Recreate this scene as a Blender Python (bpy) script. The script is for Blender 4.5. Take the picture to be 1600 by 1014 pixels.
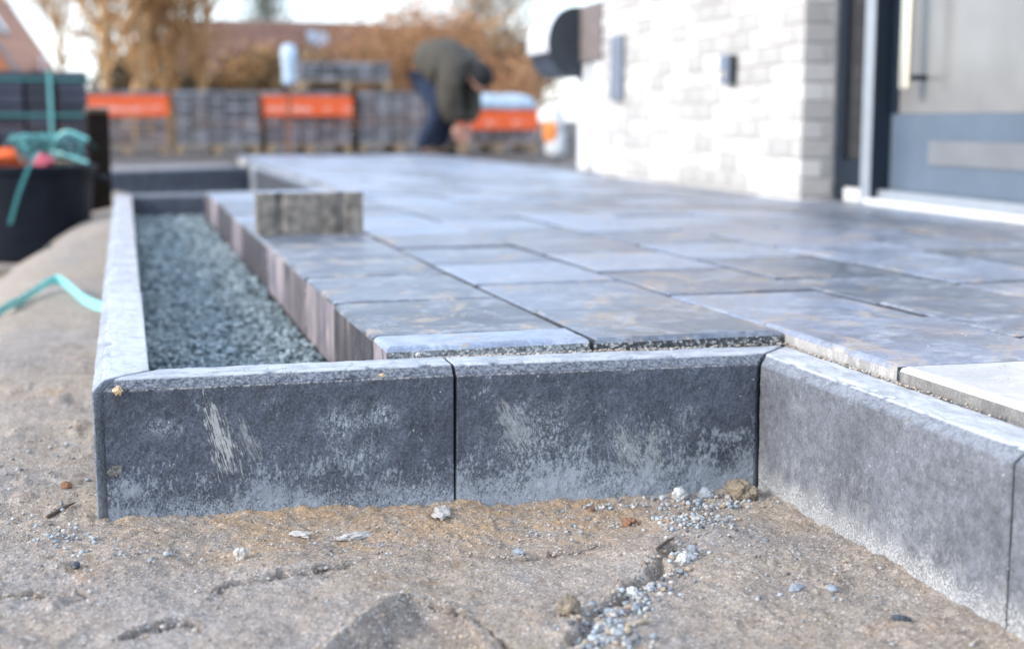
import bpy, bmesh, math, random
import numpy as np
from mathutils import Vector, Matrix, Euler

random.seed(7)
rng = np.random.default_rng(11)
R = math.radians
S = bpy.context.scene
C = S.collection
for o in list(bpy.data.objects):
    bpy.data.objects.remove(o)

# ------------------------------------------------------------------ camera
CAM_H = 0.36
cam = bpy.data.cameras.new('camera')
cam_o = bpy.data.objects.new('camera', cam)
C.objects.link(cam_o)
cam_o.location = (0, 0, CAM_H)
cam_o.rotation_euler = (R(90 - 8.25), 0, R(-15.28))
cam.sensor_width = 36
cam.lens = 49.5
cam.clip_start = 0.05
cam.clip_end = 2000
cam.dof.use_dof = True
cam.dof.focus_distance = 1.98
cam.dof.aperture_fstop = 2.9
S.camera = cam_o

# ------------------------------------------------------------------ world, sun, exposure
SUN_EL, SUN_AZ = 26.0, -101.0          # azimuth clockwise from +Y: light comes from the left
W = bpy.data.worlds.new('World')
S.world = W
W.use_nodes = True
wn = W.node_tree.nodes
wl = W.node_tree.links
wn.clear()
sky = wn.new('ShaderNodeTexSky')
sky.sky_type = 'NISHITA'
sky.sun_disc = False
sky.sun_elevation = R(SUN_EL)
sky.sun_rotation = R(SUN_AZ)
sky.air_density = 1.0
sky.dust_density = 0.6
sky.ozone_density = 1.0
bg = wn.new('ShaderNodeBackground')
bg.inputs['Strength'].default_value = 0.15
wo = wn.new('ShaderNodeOutputWorld')
veil = wn.new('ShaderNodeMix')            # thin even cloud veil over the clear sky
veil.data_type = 'RGBA'
veil.inputs[0].default_value = 0.5
veil.inputs[7].default_value = (5.3, 6.1, 7.5, 1)
wl.new(sky.outputs['Color'], veil.inputs[6])
wl.new(veil.outputs[2], bg.inputs['Color'])
wl.new(bg.outputs['Background'], wo.inputs['Surface'])

sun = bpy.data.lights.new('sun', 'SUN')
sun.energy = 1.3
sun.angle = R(14)
sun.color = (1.0, 0.92, 0.82)
sun_o = bpy.data.objects.new('sun', sun)
C.objects.link(sun_o)
sd = Vector((math.sin(R(SUN_AZ)) * math.cos(R(SUN_EL)), math.cos(R(SUN_AZ)) * math.cos(R(SUN_EL)), math.sin(R(SUN_EL))))
sun_o.rotation_euler = (-sd).to_track_quat('-Z', 'Y').to_euler()
sun_o.location = (-6, 1, 6)

vs = S.view_settings
vs.view_transform = 'Standard'
vs.look = 'None'
vs.gamma = 1
vs.use_curve_mapping = False
vs.exposure = 1.27
S.cycles.use_denoising = True
S.cycles.max_bounces = 6
S.cycles.caustics_reflective = False
S.cycles.caustics_refractive = False

# ------------------------------------------------------------------ numpy noise
def _h(ix, iy, iz, s):
    h = (ix.astype(np.int64) * 374761393 + iy.astype(np.int64) * 668265263 + iz.astype(np.int64) * 2147483647 + s * 974634777) & 0xffffffff
    h = ((h ^ (h >> 13)) * 1274126177) & 0xffffffff
    h = ((h ^ (h >> 16)) * 2246822519) & 0xffffffff
    return ((h ^ (h >> 15)) & 0xffff) / 65535.0

def vn(p, s=0):
    f = np.floor(p); t = p - f; t = t * t * (3 - 2 * t)
    i = f.astype(np.int64); x, y, z = i[:, 0], i[:, 1], i[:, 2]
    def L(a, b, k): return a + (b - a) * k
    tx, ty, tz = t[:, 0], t[:, 1], t[:, 2]
    return L(L(L(_h(x, y, z, s), _h(x + 1, y, z, s), tx), L(_h(x, y + 1, z, s), _h(x + 1, y + 1, z, s), tx), ty),
             L(L(_h(x, y, z + 1, s), _h(x + 1, y, z + 1, s), tx), L(_h(x, y + 1, z + 1, s), _h(x + 1, y + 1, z + 1, s), tx), ty), tz) * 2 - 1

def fbm(p, sc, oct=4, s=0, g=0.5):
    a, r = 1.0, 0
    for k in range(oct):
        r = r + a * vn(p * sc + 17.3 * k, s + k); a *= g; sc *= 2.03
    return r

def sstep(a, b, x):
    t = np.clip((x - a) / (b - a), 0, 1); return t * t * (3 - 2 * t)

# ------------------------------------------------------------------ node helpers
class Mat:
    def __init__(s, name):
        s.m = bpy.data.materials.new(name); s.m.use_nodes = True
        s.nt = s.m.node_tree; s.n = s.nt.nodes; s.l = s.nt.links
        s.b = s.n['Principled BSDF']
        s.tc = None
    def node(s, t, **kw):
        x = s.n.new(t)
        for k, v in kw.items(): setattr(x, k, v)
        return x
    def put(s, inp, v):
        if hasattr(v, 'is_output'): s.l.new(v, inp)
        elif v is not None:
            if isinstance(v, (tuple, list)) and len(v) == 3 and inp.type == 'RGBA': v = (*v, 1)
            inp.default_value = v
    def co(s, kind='Object'):
        if s.tc is None: s.tc = s.node('ShaderNodeTexCoord')
        return s.tc.outputs[kind]
    def geo(s, k='Position'):
        return s.node('ShaderNodeNewGeometry').outputs[k]
    def rnd(s):
        return s.node('ShaderNodeObjectInfo').outputs['Random']
    def math(s, op, a, b=None, c=None, clamp=False):
        x = s.node('ShaderNodeMath', operation=op, use_clamp=clamp)
        s.put(x.inputs[0], a); s.put(x.inputs[1], b)
        if c is not None: s.put(x.inputs[2], c)
        return x.outputs[0]
    def vmath(s, op, a, b=None):
        x = s.node('ShaderNodeVectorMath', operation=op); s.put(x.inputs[0], a)
        if b is not None: s.put(x.inputs[1], b)
        return x.outputs['Value'] if op in ('LENGTH', 'DOT_PRODUCT', 'DISTANCE') else x.outputs[0]
    def noise(s, vec, scale, detail=4, rough=0.55, dist=0, out=0):
        x = s.node('ShaderNodeTexNoise'); s.put(x.inputs['Vector'], vec)
        x.inputs['Scale'].default_value = scale; x.inputs['Detail'].default_value = detail
        x.inputs['Roughness'].default_value = rough; x.inputs['Distortion'].default_value = dist
        return x.outputs[out]
    def voro(s, vec, scale, feature='F1', out='Distance', rnd=1):
        x = s.node('ShaderNodeTexVoronoi', feature=feature); s.put(x.inputs['Vector'], vec)
        x.inputs['Scale'].default_value = scale; x.inputs['Randomness'].default_value = rnd
        return x.outputs[out]
    def mapv(s, vec, loc=(0, 0, 0), rot=(0, 0, 0), sc=(1, 1, 1), typ='POINT'):
        x = s.node('ShaderNodeMapping', vector_type=typ); s.put(x.inputs['Vector'], vec)
        s.put(x.inputs['Location'], loc); s.put(x.inputs['Rotation'], rot); s.put(x.inputs['Scale'], sc)
        return x.outputs[0]
    def ramp(s, v, a, b, lo=0.0, hi=1.0):
        x = s.node('ShaderNodeMapRange', interpolation_type='SMOOTHSTEP'); s.put(x.inputs[0], v)
        for i, q in enumerate((a, b, lo, hi)): s.put(x.inputs[i + 1], q)
        return x.outputs[0]
    def mix(s, f, a, b, bt='MIX'):
        x = s.node('ShaderNodeMix', data_type='RGBA', blend_type=bt)
        s.put(x.inputs[0], f); s.put(x.inputs[6], a); s.put(x.inputs[7], b)
        return x.outputs[2]
    def sep(s, v):
        x = s.node('ShaderNodeSeparateXYZ'); s.put(x.inputs[0], v); return x.outputs
    def comb(s, a, b, c):
        x = s.node('ShaderNodeCombineXYZ')
        for i, q in enumerate((a, b, c)): s.put(x.inputs[i], q)
        return x.outputs[0]
    def bump(s, h, strength=0.3, dist=0.002, normal=None):
        x = s.node('ShaderNodeBump'); x.inputs['Strength'].default_value = strength
        x.inputs['Distance'].default_value = dist; s.put(x.inputs['Height'], h)
        if normal is not None: s.put(x.inputs['Normal'], normal)
        return x.outputs[0]
    def set(s, color=None, rough=None, normal=None, metallic=None, spec=None, **kw):
        s.put(s.b.inputs['Base Color'], color); s.put(s.b.inputs['Roughness'], rough)
        s.put(s.b.inputs['Normal'], normal); s.put(s.b.inputs['Metallic'], metallic)
        s.put(s.b.inputs['Specular IOR Level'], spec)
        for k, v in kw.items(): s.put(s.b.inputs[k], v)
        return s.m

def simple(name, col, rough=0.6, var=0.25, scale=20, bump=0.0, metallic=0.0, spec=0.5, objvar=0.0):
    M = Mat(name); v = M.co()
    n = M.noise(v, scale, 4)
    k = M.ramp(n, 0.25, 0.75, 1 - var, 1 + var)
    if objvar: k = M.math('MULTIPLY', k, M.ramp(M.rnd(), 0, 1, 1 - objvar, 1 + objvar))
    c = M.mix(1.0, col, M.comb(k, k, k), 'MULTIPLY')
    nb = M.bump(M.noise(v, scale * 4, 3), bump, 0.01) if bump else None
    return M.set(c, rough, nb, metallic, spec)

# ------------------------------------------------------------------ object helpers
def link(name, me, mats, parent=None, loc=(0, 0, 0), rot=(0, 0, 0)):
    o = bpy.data.objects.new(name, me); C.objects.link(o)
    if mats is not None:
        for m in (mats if isinstance(mats, (list, tuple)) else [mats]):
            if len(me.materials) < (len(mats) if isinstance(mats, (list, tuple)) else 1): me.materials.append(m)
    o.location = loc; o.rotation_euler = rot
    if parent: o.parent = parent
    return o

def tag(o, label=None, cat=None, group=None, kind=None):
    if label: o['label'] = label
    if cat: o['category'] = cat
    if group: o['group'] = group
    if kind: o['kind'] = kind
    return o

def empty(name, loc=(0, 0, 0), rz=0, label=None, cat=None, group=None, kind=None):
    o = bpy.data.objects.new(name, None); C.objects.link(o)
    o.location = loc; o.rotation_euler = (0, 0, rz); o.empty_display_size = 0.1
    return tag(o, label, cat, group, kind)

def pyd(name, v, f, smooth=False):
    me = bpy.data.meshes.new(name); me.from_pydata([tuple(map(float, q)) for q in v], [], f); me.update()
    if smooth:
        for p in me.polygons: p.use_smooth = True
    return me

def npmesh(name, V, F, smooth=False):
    """V (n,3), F (m,k) uniform polygons"""
    me = bpy.data.meshes.new(name); n, m, k = len(V), len(F), F.shape[1]
    me.vertices.add(n); me.vertices.foreach_set('co', np.ascontiguousarray(V, dtype=np.float32).ravel())
    me.loops.add(m * k); me.loops.foreach_set('vertex_index', np.ascontiguousarray(F, dtype=np.int32).ravel())
    me.polygons.add(m); me.polygons.foreach_set('loop_start', np.arange(0, m * k, k, dtype=np.int32))
    if smooth: me.polygons.foreach_set('use_smooth', np.ones(m, dtype=bool))
    me.update(calc_edges=True); me.validate()
    return me

class MB:
    def __init__(s): s.v = []; s.f = []
    def add(s, v, f):
        k = len(s.v); s.v += [tuple(q) for q in v]; s.f += [[i + k for i in q] for q in f]; return s
    def box(s, x0, x1, y0, y1, z0, z1, b=0.0):
        if b:
            bm = bmesh.new(); bmesh.ops.create_cube(bm, size=1)
            for q in bm.verts: q.co = ((x0 + x1) / 2 + q.co.x * (x1 - x0), (y0 + y1) / 2 + q.co.y * (y1 - y0), (z0 + z1) / 2 + q.co.z * (z1 - z0))
            bmesh.ops.bevel(bm, geom=list(bm.edges), offset=b, segments=1, affect='EDGES')
            bm.verts.index_update()
            s.add([q.co[:] for q in bm.verts], [[q.index for q in f.verts] for f in bm.faces]); bm.free(); return s
        v = [(x, y, z) for z in (z0, z1) for y in (y0, y1) for x in (x0, x1)]
        return s.add(v, [[0, 2, 3, 1], [4, 5, 7, 6], [0, 1, 5, 4], [2, 6, 7, 3], [0, 4, 6, 2], [1, 3, 7, 5]])
    def tube(s, pts, rad, n=8, cap=True):
        pts = [Vector(p) for p in pts]; k0 = len(s.v); rad = rad if isinstance(rad, (list, tuple)) else [rad] * len(pts)
        ref = None
        for i, p in enumerate(pts):
            d = (pts[min(i + 1, len(pts) - 1)] - pts[max(i - 1, 0)])
            d = d.normalized() if d.length > 1e-9 else Vector((0, 0, 1))
            if ref is None: ref = Vector((1, 0, 0)) if abs(d.x) < 0.8 else Vector((0, 1, 0))
            a = d.cross(ref); a = a.normalized() if a.length > 1e-6 else Vector((0, 1, 0)); b = d.cross(a); ref = -b if False else ref
            for j in range(n):
                t = 2 * math.pi * j / n; s.v.append(tuple(p + (a * math.cos(t) + b * math.sin(t)) * rad[i]))
        for i in range(len(pts) - 1):
            for j in range(n):
                A = k0 + i * n + j; B = k0 + i * n + (j + 1) % n; s.f.append([A, B, B + n, A + n])
        if cap:
            s.f.append([k0 + j for j in range(n)][::-1]); s.f.append([k0 + (len(pts) - 1) * n + j for j in range(n)])
        return s
    def lathe(s, prof, n=24, c=(0, 0), cap=True):
        k0 = len(s.v)
        for r, z in prof:
            for j in range(n):
                t = 2 * math.pi * j / n; s.v.append((c[0] + r * math.cos(t), c[1] + r * math.sin(t), z))
        for i in range(len(prof) - 1):
            for j in range(n):
                A = k0 + i * n + j; B = k0 + i * n + (j + 1) % n; s.f.append([A, B, B + n, A + n])
        if cap:
            s.f.append([k0 + j for j in range(n)][::-1]); s.f.append([k0 + (len(prof) - 1) * n + j for j in range(n)])
        return s
    def ribbon(s, pts, width, thick=0.0012, side=None):
        """flat strap along pts, with thickness"""
        pts = [Vector(p) for p in pts]; k0 = len(s.v)
        for i, p in enumerate(pts):
            d = (pts[min(i + 1, len(pts) - 1)] - pts[max(i - 1, 0)]).normalized()
            sd_ = side(i / (len(pts) - 1)) if callable(side) else (Vector(side) if side else d.cross(Vector((0, 0, 1))))
            sd_ = Vector(sd_); sd_ = (sd_ - d * sd_.dot(d)).normalized(); nn = d.cross(sd_)
            for a, b in ((-1, -1), (1, -1), (1, 1), (-1, 1)):
                s.v.append(tuple(p + sd_ * a * width / 2 + nn * b * thick / 2))
        for i in range(len(pts) - 1):
            for j in range(4):
                A = k0 + i * 4 + j; B = k0 + i * 4 + (j + 1) % 4; s.f.append([A, B, B + 4, A + 4])
        e = k0 + (len(pts) - 1) * 4
        s.f.append([k0 + 3, k0 + 2, k0 + 1, k0]); s.f.append([e, e + 1, e + 2, e + 3]); return s
    def mesh(s, name, smooth=False): return pyd(name, s.v, s.f, smooth)
    def build(s, name, mat, parent=None, loc=(0, 0, 0), rot=(0, 0, 0), smooth=False):
        return link(name, s.mesh(name, smooth), mat, parent, loc, rot)

def smooth_path(pts, n=8):
    P = [Vector(p) for p in pts]; out = []
    for i in range(len(P) - 1):
        a, b, c, d = P[max(i - 1, 0)], P[i], P[i + 1], P[min(i + 2, len(P) - 1)]
        for k in range(n):
            t = k / n
            out.append(0.5 * ((2 * b) + (c - a) * t + (2 * a - 5 * b + 4 * c - d) * t * t + (3 * b - a - 3 * c + d) * t ** 3))
    out.append(P[-1]); return out

# stones: jittered icosahedra
_ph = (1 + 5 ** .5) / 2
ICO_V = np.array([(-1, _ph, 0), (1, _ph, 0), (-1, -_ph, 0), (1, -_ph, 0), (0, -1, _ph), (0, 1, _ph), (0, -1, -_ph), (0, 1, -_ph), (_ph, 0, -1), (_ph, 0, 1), (-_ph, 0, -1), (-_ph, 0, 1)]) / (1 + _ph ** 2) ** .5
ICO_F = np.array([(0, 11, 5), (0, 5, 1), (0, 1, 7), (0, 7, 10), (0, 10, 11), (1, 5, 9), (5, 11, 4), (11, 10, 2), (10, 7, 6), (7, 1, 8), (3, 9, 4), (3, 4, 2), (3, 2, 6), (3, 6, 8), (3, 8, 9), (4, 9, 5), (2, 4, 11), (6, 2, 10), (8, 6, 7), (9, 8, 1)])
OCT_V = np.array([(1, 0, 0), (-1, 0, 0), (0, 1, 0), (0, -1, 0), (0, 0, 1), (0, 0, -1)], float)
OCT_F = np.array([(0, 2, 4), (2, 1, 4), (1, 3, 4), (3, 0, 4), (2, 0, 5), (1, 2, 5), (3, 1, 5), (0, 3, 5)])

def stones(name, P, rad, flat=0.75, base='ico', jit=0.22):
    BV, BF = (ICO_V, ICO_F) if base == 'ico' else (OCT_V, OCT_F)
    n, k = len(P), len(BV)
    V = BV[None] * (1 + rng.uniform(-jit, jit, (n, k, 1)))
    V = V * (rng.uniform(0.65, 1.25, (n, 1, 3)))
    q = rng.normal(size=(n, 4)); q /= np.linalg.norm(q, axis=1, keepdims=True)
    w, x, y, z = q.T
    Rm = np.stack([1 - 2 * (y * y + z * z), 2 * (x * y - z * w), 2 * (x * z + y * w), 2 * (x * y + z * w), 1 - 2 * (x * x + z * z), 2 * (y * z - x * w), 2 * (x * z - y * w), 2 * (y * z + x * w), 1 - 2 * (x * x + y * y)], 1).reshape(n, 3, 3)
    V = np.einsum('nij,nkj->nki', Rm, V) * rad[:, None, None]
    V[:, :, 2] *= flat
    V += P[:, None, :]
    F = BF[None] + (np.arange(n) * k)[:, None, None]
    me = npmesh(name, V.reshape(-1, 3), F.reshape(-1, 3))
    a = me.attributes.new('tone', 'FLOAT', 'POINT')
    a.data.foreach_set('value', np.repeat(rng.uniform(0, 1, n), k).astype(np.float32))
    return me

# ------------------------------------------------------------------ materials
def concrete(name, base, pale, smear=None, clouds=None, eff=1.0, crust=1.0, rough=0.72, footw=0.85, film=0.3, bias=0.0, grain=1.0):  # film: strength of the sky sheen painted on the top face
    M = Mat(name); ob = M.co(); rn = M.rnd()
    off = M.math('MULTIPLY', rn, 37.0)
    v = M.vmath('ADD', ob, M.comb(off, off, 0.0)); xyz = M.sep(ob)
    n1 = M.noise(v, 9, 5, 0.6); n2 = M.noise(v, 60, 5, 0.7); n3 = M.noise(v, 260, 4, 0.75)
    k = M.math('MULTIPLY', M.ramp(n1, 0.3, 0.7, 0.8, 1.22), M.ramp(n2, 0.25, 0.75, 0.72, 1.3))
    k = M.math('MULTIPLY', k, M.ramp(n3, 0.3, 0.7, 1 - 0.45 * grain, 1 + 0.5 * grain))
    c = M.mix(1.0, base, M.comb(k, k, k), 'MULTIPLY')
    # pale lime bloom: short ragged scratches, mostly low down where the stone was splashed with mortar
    scr = M.noise(M.mapv(v, rot=(0, R(30), 0), sc=(1.0, 1, 0.50)), 240, 5, 0.72, 0.5)
    scr2 = M.noise(M.mapv(v, rot=(0, R(-38), 0), sc=(1.0, 1, 0.55)), 200, 5, 0.72, 0.5)
    sc_ = M.math('MAXIMUM', scr, scr2)
    blot = M.noise(v, 15, 5, 0.62, 0.8)
    low = M.ramp(xyz[2], -0.07, -0.20, -0.04, 0.52)
    m = M.math('ADD', M.math('ADD', M.math('MULTIPLY', M.math('SUBTRACT', blot, 0.53), 1.9), low), bias)
    m = M.math('MULTIPLY', M.ramp(M.math('ADD', m, M.math('MULTIPLY', M.math('SUBTRACT', sc_, 0.56), 3.4)), 0.18, 0.55), eff, clamp=True)
    c = M.mix(M.math('MULTIPLY', m, 0.66), c, pale)
    # mortar film at the very foot, ragged upper limit
    ft = M.math('ADD', xyz[2], M.math('ADD', M.math('MULTIPLY', M.noise(v, 17, 6, 0.65), 0.12), M.math('MULTIPLY', M.math('SUBTRACT', sc_, 0.56), 0.20)))
    foot = M.ramp(ft, -0.118, -0.150)
    spe = M.math('MAXIMUM', M.ramp(M.noise(v, 300, 4, 0.8), 0.45, 0.58), M.ramp(ft, -0.155, -0.19, 0.0, 0.75))
    c = M.mix(M.math('MULTIPLY', foot, M.math('MULTIPLY', spe, footw * min(1.0, eff * 1.2))), c, pale)
    # lime crust along the arris, pale sky sheen painted on the top face
    ew = M.math('MULTIPLY_ADD', M.noise(v, 34, 5, 0.7), 900.0, 60.0)
    edge = M.math('SUBTRACT', 1.0, M.math('MULTIPLY', M.math('ABSOLUTE', M.math('ADD', xyz[2], 0.0158)), ew), clamp=True)
    ed = M.math('MULTIPLY', edge, M.ramp(M.noise(v, 170, 5, 0.8), 0.44, 0.60))
    c = M.mix(M.math('MULTIPLY', ed, 0.75 * crust, clamp=True), c, (0.52, 0.49, 0.44))
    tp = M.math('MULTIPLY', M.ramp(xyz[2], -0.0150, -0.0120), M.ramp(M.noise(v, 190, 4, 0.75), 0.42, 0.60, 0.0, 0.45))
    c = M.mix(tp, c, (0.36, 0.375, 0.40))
    top_sheen = M.math('MULTIPLY', M.ramp(xyz[2], -0.004, -0.0012), M.ramp(M.noise(M.mapv(v, sc=(1, 3, 1)), 18, 5, 0.65, 0.6), 0.34, 0.62, 0.5 * film, film))
    c = M.mix(top_sheen, c, (0.60, 0.62, 0.65))
    # pin holes and pale quartz specks
    vr = M.voro(v, 120, 'F1'); hole = M.ramp(vr, 0.16, 0.07)
    hole = M.math('MULTIPLY', hole, M.ramp(M.noise(v, 30, 2), 0.52, 0.60))
    c = M.mix(M.math('MULTIPLY', hole, 0.85), c, (0.015, 0.015, 0.018))
    spk = M.ramp(M.voro(M.vmath('ADD', v, (5.1, 2.2, 8.3)), 85, 'F1'), 0.10, 0.05)
    spk = M.math('MULTIPLY', spk, M.ramp(M.noise(v, 41, 2), 0.55, 0.6))
    c = M.mix(spk, c, (0.72, 0.71, 0.68))
    hgt = M.math('ADD', M.math('MULTIPLY', n3, 0.8), M.math('ADD', M.math('MULTIPLY', n2, 0.7), M.math('MULTIPLY', M.math('MAXIMUM', m, foot), 0.35)))
    hgt = M.math('SUBTRACT', hgt, M.math('MULTIPLY', hole, 1.6))
    for (sx, sz, ang, ln, wd, amt) in (smear or ()):      # trowelled mortar: fans of fine strokes
        q = M.sep(M.mapv(M.vmath('SUBTRACT', ob, (sx, 0.0, sz)), rot=(0, R(ang), 0)))
        qx = M.math('DIVIDE', q[0], M.math('MULTIPLY_ADD', q[2], -wd * 11.0, wd)); qz = M.math('DIVIDE', q[2], ln)
        d = M.math('SQRT', M.math('ADD', M.math('MULTIPLY', qx, qx), M.math('MULTIPLY', qz, qz)))
        st = M.noise(M.mapv(M.comb(q[0], 0.0, q[2]), sc=(1.0, 1, 0.13)), 330, 5, 0.7, 0.25)
        jag = M.math('ADD', M.math('MULTIPLY', M.math('SUBTRACT', st, 0.5), 5.5), M.math('MULTIPLY', M.math('SUBTRACT', M.noise(v, 90, 4, 0.7), 0.5), 1.6))
        mm = M.math('MULTIPLY', M.ramp(M.math('ADD', d, jag), 0.95, 0.45), M.ramp(d, 1.9, 1.1))
        mm = M.math('MULTIPLY', mm, amt, clamp=True)
        c = M.mix(M.math('MULTIPLY', mm, 0.85), c, (0.42, 0.425, 0.41)); hgt = M.math('ADD', hgt, M.math('MULTIPLY', mm, 1.0))
    for (sx, sz, rx, rz, amt) in (clouds or ()):          # soft lime clouds
        q = M.vmath('DIVIDE', M.vmath('SUBTRACT', ob, (sx, 0.0, sz)), (rx, 1.0, rz))
        d = M.vmath('LENGTH', M.vmath('MULTIPLY', q, (1, 0, 1)))
        jag = M.math('ADD', M.math('MULTIPLY', M.math('SUBTRACT', M.noise(v, 34, 5, 0.65), 0.5), 2.2), M.math('MULTIPLY', M.math('SUBTRACT', sc_, 0.56), 3.0))
        fleck = M.math('ADD', M.ramp(sc_, 0.52, 0.62, 0.0, 0.75), M.ramp(M.noise(v, 330, 4, 0.8), 0.50, 0.62, 0.0, 0.6), clamp=True)
        mm = M.math('MULTIPLY', M.math('MULTIPLY', M.ramp(M.math('ADD', d, jag), 1.15, 0.2), M.ramp(d, 1.9, 0.9)), M.math('MULTIPLY', fleck, amt), clamp=True)
        c = M.mix(mm, c, (0.40, 0.44, 0.48))
    rr = M.math('SUBTRACT', rough, M.math('MULTIPLY', M.ramp(xyz[2], -0.004, -0.001), M.ramp(n1, 0.3, 0.7, 0.40, 0.28)))
    return M.set(c, rr, M.bump(hgt, 0.6 * grain, 0.0014), spec=0.42)

KB = (0.064, 0.073, 0.094); KP = (0.38, 0.42, 0.46)
m_kerb_a = concrete('kerb_concrete_smeared', KB, KP, smear=[(0.158, -0.083, 16, 0.058, 0.017, 1.0), (0.20, -0.095, 22, 0.035, 0.012, 0.45)],
                    clouds=[(0.335, -0.082, 0.045, 0.034, 1.0), (0.395, -0.072, 0.036, 0.024, 0.95), (0.085, -0.072, 0.036, 0.022, 0.8), (0.36, -0.13, 0.05, 0.03, 0.7)], eff=0.85, film=0.75)
m_kerb_b = concrete('kerb_concrete_scratched', KB, KP, smear=[(0.09, -0.095, 32, 0.05, 0.024, 0.55), (0.275, -0.14, 30, 0.04, 0.022, 0.6), (0.315, -0.145, 8, 0.035, 0.014, 0.6)],
                    clouds=[(0.13, -0.12, 0.10, 0.075, 0.85), (0.20, -0.19, 0.16, 0.035, 0.9), (0.29, -0.14, 0.085, 0.06, 0.75), (0.37, -0.09, 0.04, 0.04, 0.5)], eff=1.0, bias=0.06, film=0.8)
m_kerb = concrete('kerb_concrete', KB, KP, eff=0.5)
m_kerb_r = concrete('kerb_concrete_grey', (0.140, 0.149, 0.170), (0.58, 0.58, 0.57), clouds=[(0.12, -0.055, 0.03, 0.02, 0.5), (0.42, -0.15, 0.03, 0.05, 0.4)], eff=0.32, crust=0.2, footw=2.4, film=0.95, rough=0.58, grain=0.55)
m_kerb_k = concrete('kerb_concrete_far', (0.05, 0.056, 0.07), (0.3, 0.31, 0.32), eff=0.2, crust=0.1)
m_kerb_l = concrete('kerb_concrete_pale', (0.30, 0.32, 0.35), (0.5, 0.5, 0.49), eff=0.5, crust=0.4, rough=0.56, film=0.75)  # paler base puts the sky's reflection into the left kerb's colour

def paver_mat(name, base, dusty=0.0, stain=1.0):
    M = Mat(name); ob = M.co(); rn = M.rnd(); off = M.math('MULTIPLY', rn, 91.0); xyz = M.sep(ob)
    v = M.vmath('ADD', ob, M.comb(off, off, off))
    n1 = M.noise(v, 6, 6, 0.65); n2 = M.noise(v, 45, 5, 0.7); n3 = M.noise(v, 300, 3, 0.7)
    k = M.math('MULTIPLY', M.ramp(n1, 0.32, 0.68, 0.78, 1.25), M.ramp(n2, 0.28, 0.72, 0.74, 1.28))
    k = M.math('MULTIPLY', k, M.ramp(n3, 0.3, 0.7, 0.75, 1.25))
    k = M.math('MULTIPLY', k, M.ramp(rn, 0, 1, 0.58, 1.5))
    c = M.mix(1.0, base, M.comb(k, k, k), 'MULTIPLY')
    tint = M.ramp(M.math('FRACT', M.math('MULTIPLY', rn, 7.31)), 0.55, 1.0, 0, 0.35)
    c = M.mix(tint, c, (0.20, 0.17, 0.175))
    pl = M.math('MULTIPLY', M.ramp(M.noise(M.vmath('ADD', v, (3.3, 9.1, 1.7)), 9, 6, 0.68, 0.7), 0.46, 0.68), M.ramp(n2, 0.36, 0.6, 0.15, 0.6))
    c = M.mix(pl, c, (0.50, 0.52, 0.55))
    dn = M.noise(M.mapv(v, sc=(1, 0.7, 1)), 7.5, 6, 0.66, 0.9)
    dm = M.math('MULTIPLY', M.ramp(dn, 0.53, 0.63), M.ramp(M.noise(v, 110, 4, 0.75), 0.42, 0.58, 0.1, 1))
    c = M.mix(M.math('MULTIPLY', dm, 0.9 * stain), c, (0.46, 0.35, 0.25))
    if dusty: c = M.mix(M.ramp(M.noise(v, 14, 6, 0.7, 1.0), 0.36, 0.52, 1.0 * dusty, 0.7 * dusty), c, (0.72, 0.70, 0.67))
    r = M.math('ADD', M.ramp(n1, 0.3, 0.7, 0.27, 0.44), M.math('MULTIPLY', M.math('MAXIMUM', dm, pl), 0.22))
    h = M.math('ADD', M.math('MULTIPLY', n3, 0.4), M.math('ADD', M.math('MULTIPLY', n2, 0.9), M.math('MULTIPLY', dm, 0.6)))
    h = M.math('ADD', h, M.math('MULTIPLY', M.noise(v, 16, 3), 1.8))
    return M.set(c, r, M.bump(h, 0.28, 0.0015), spec=0.95)

m_pav = paver_mat('paver_slate', (0.168, 0.202, 0.268))
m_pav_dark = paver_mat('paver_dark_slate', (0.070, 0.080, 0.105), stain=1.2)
m_pav_dusty = paver_mat('paver_dusty', (0.32, 0.32, 0.33), dusty=0.9)

def paver_side(name, a, b, pale, aggregate=0.0):
    M = Mat(name); ob = M.co(); rn = M.rnd(); off = M.math('MULTIPLY', rn, 53.0)
    v = M.vmath('ADD', ob, M.comb(off, off, 0.0))
    st = M.noise(M.mapv(v, sc=(1, 1, 0.28)), 34, 6, 0.7, 0.8)
    st2 = M.noise(M.mapv(v, sc=(1, 1, 0.40)), 11, 5, 0.6, 0.5)
    c = M.mix(M.ramp(st2, 0.35, 0.65), a, b)
    c = M.mix(M.math('MULTIPLY', M.ramp(st, 0.5, 0.68), 0.7), c, pale)
    g = M.noise(v, 300, 3, 0.7)
    kk = M.ramp(g, 0.3, 0.7, 0.75, 1.25); c = M.mix(1.0, c, M.comb(kk, kk, kk), 'MULTIPLY')
    kr = M.ramp(rn, 0, 1, 0.4, 1.9); c = M.mix(1.0, c, M.comb(kr, kr, kr), 'MULTIPLY')
    h = M.math('ADD', st, M.math('MULTIPLY', g, 0.6))
    if aggregate:
        vo = M.voro(v, 260, 'F1', 'Color'); q = M.sep(vo)
        c = M.mix(M.math('MULTIPLY', M.ramp(q[0], 0.55, 0.9), aggregate), c, (0.6, 0.6, 0.58))
        c = M.mix(M.math('MULTIPLY', M.ramp(q[1], 0.6, 0.8), aggregate), c, (0.04, 0.042, 0.05))
        h = M.voro(v, 260)
    return M.set(c, 0.8, M.bump(h, 0.7, 0.002))

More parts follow.
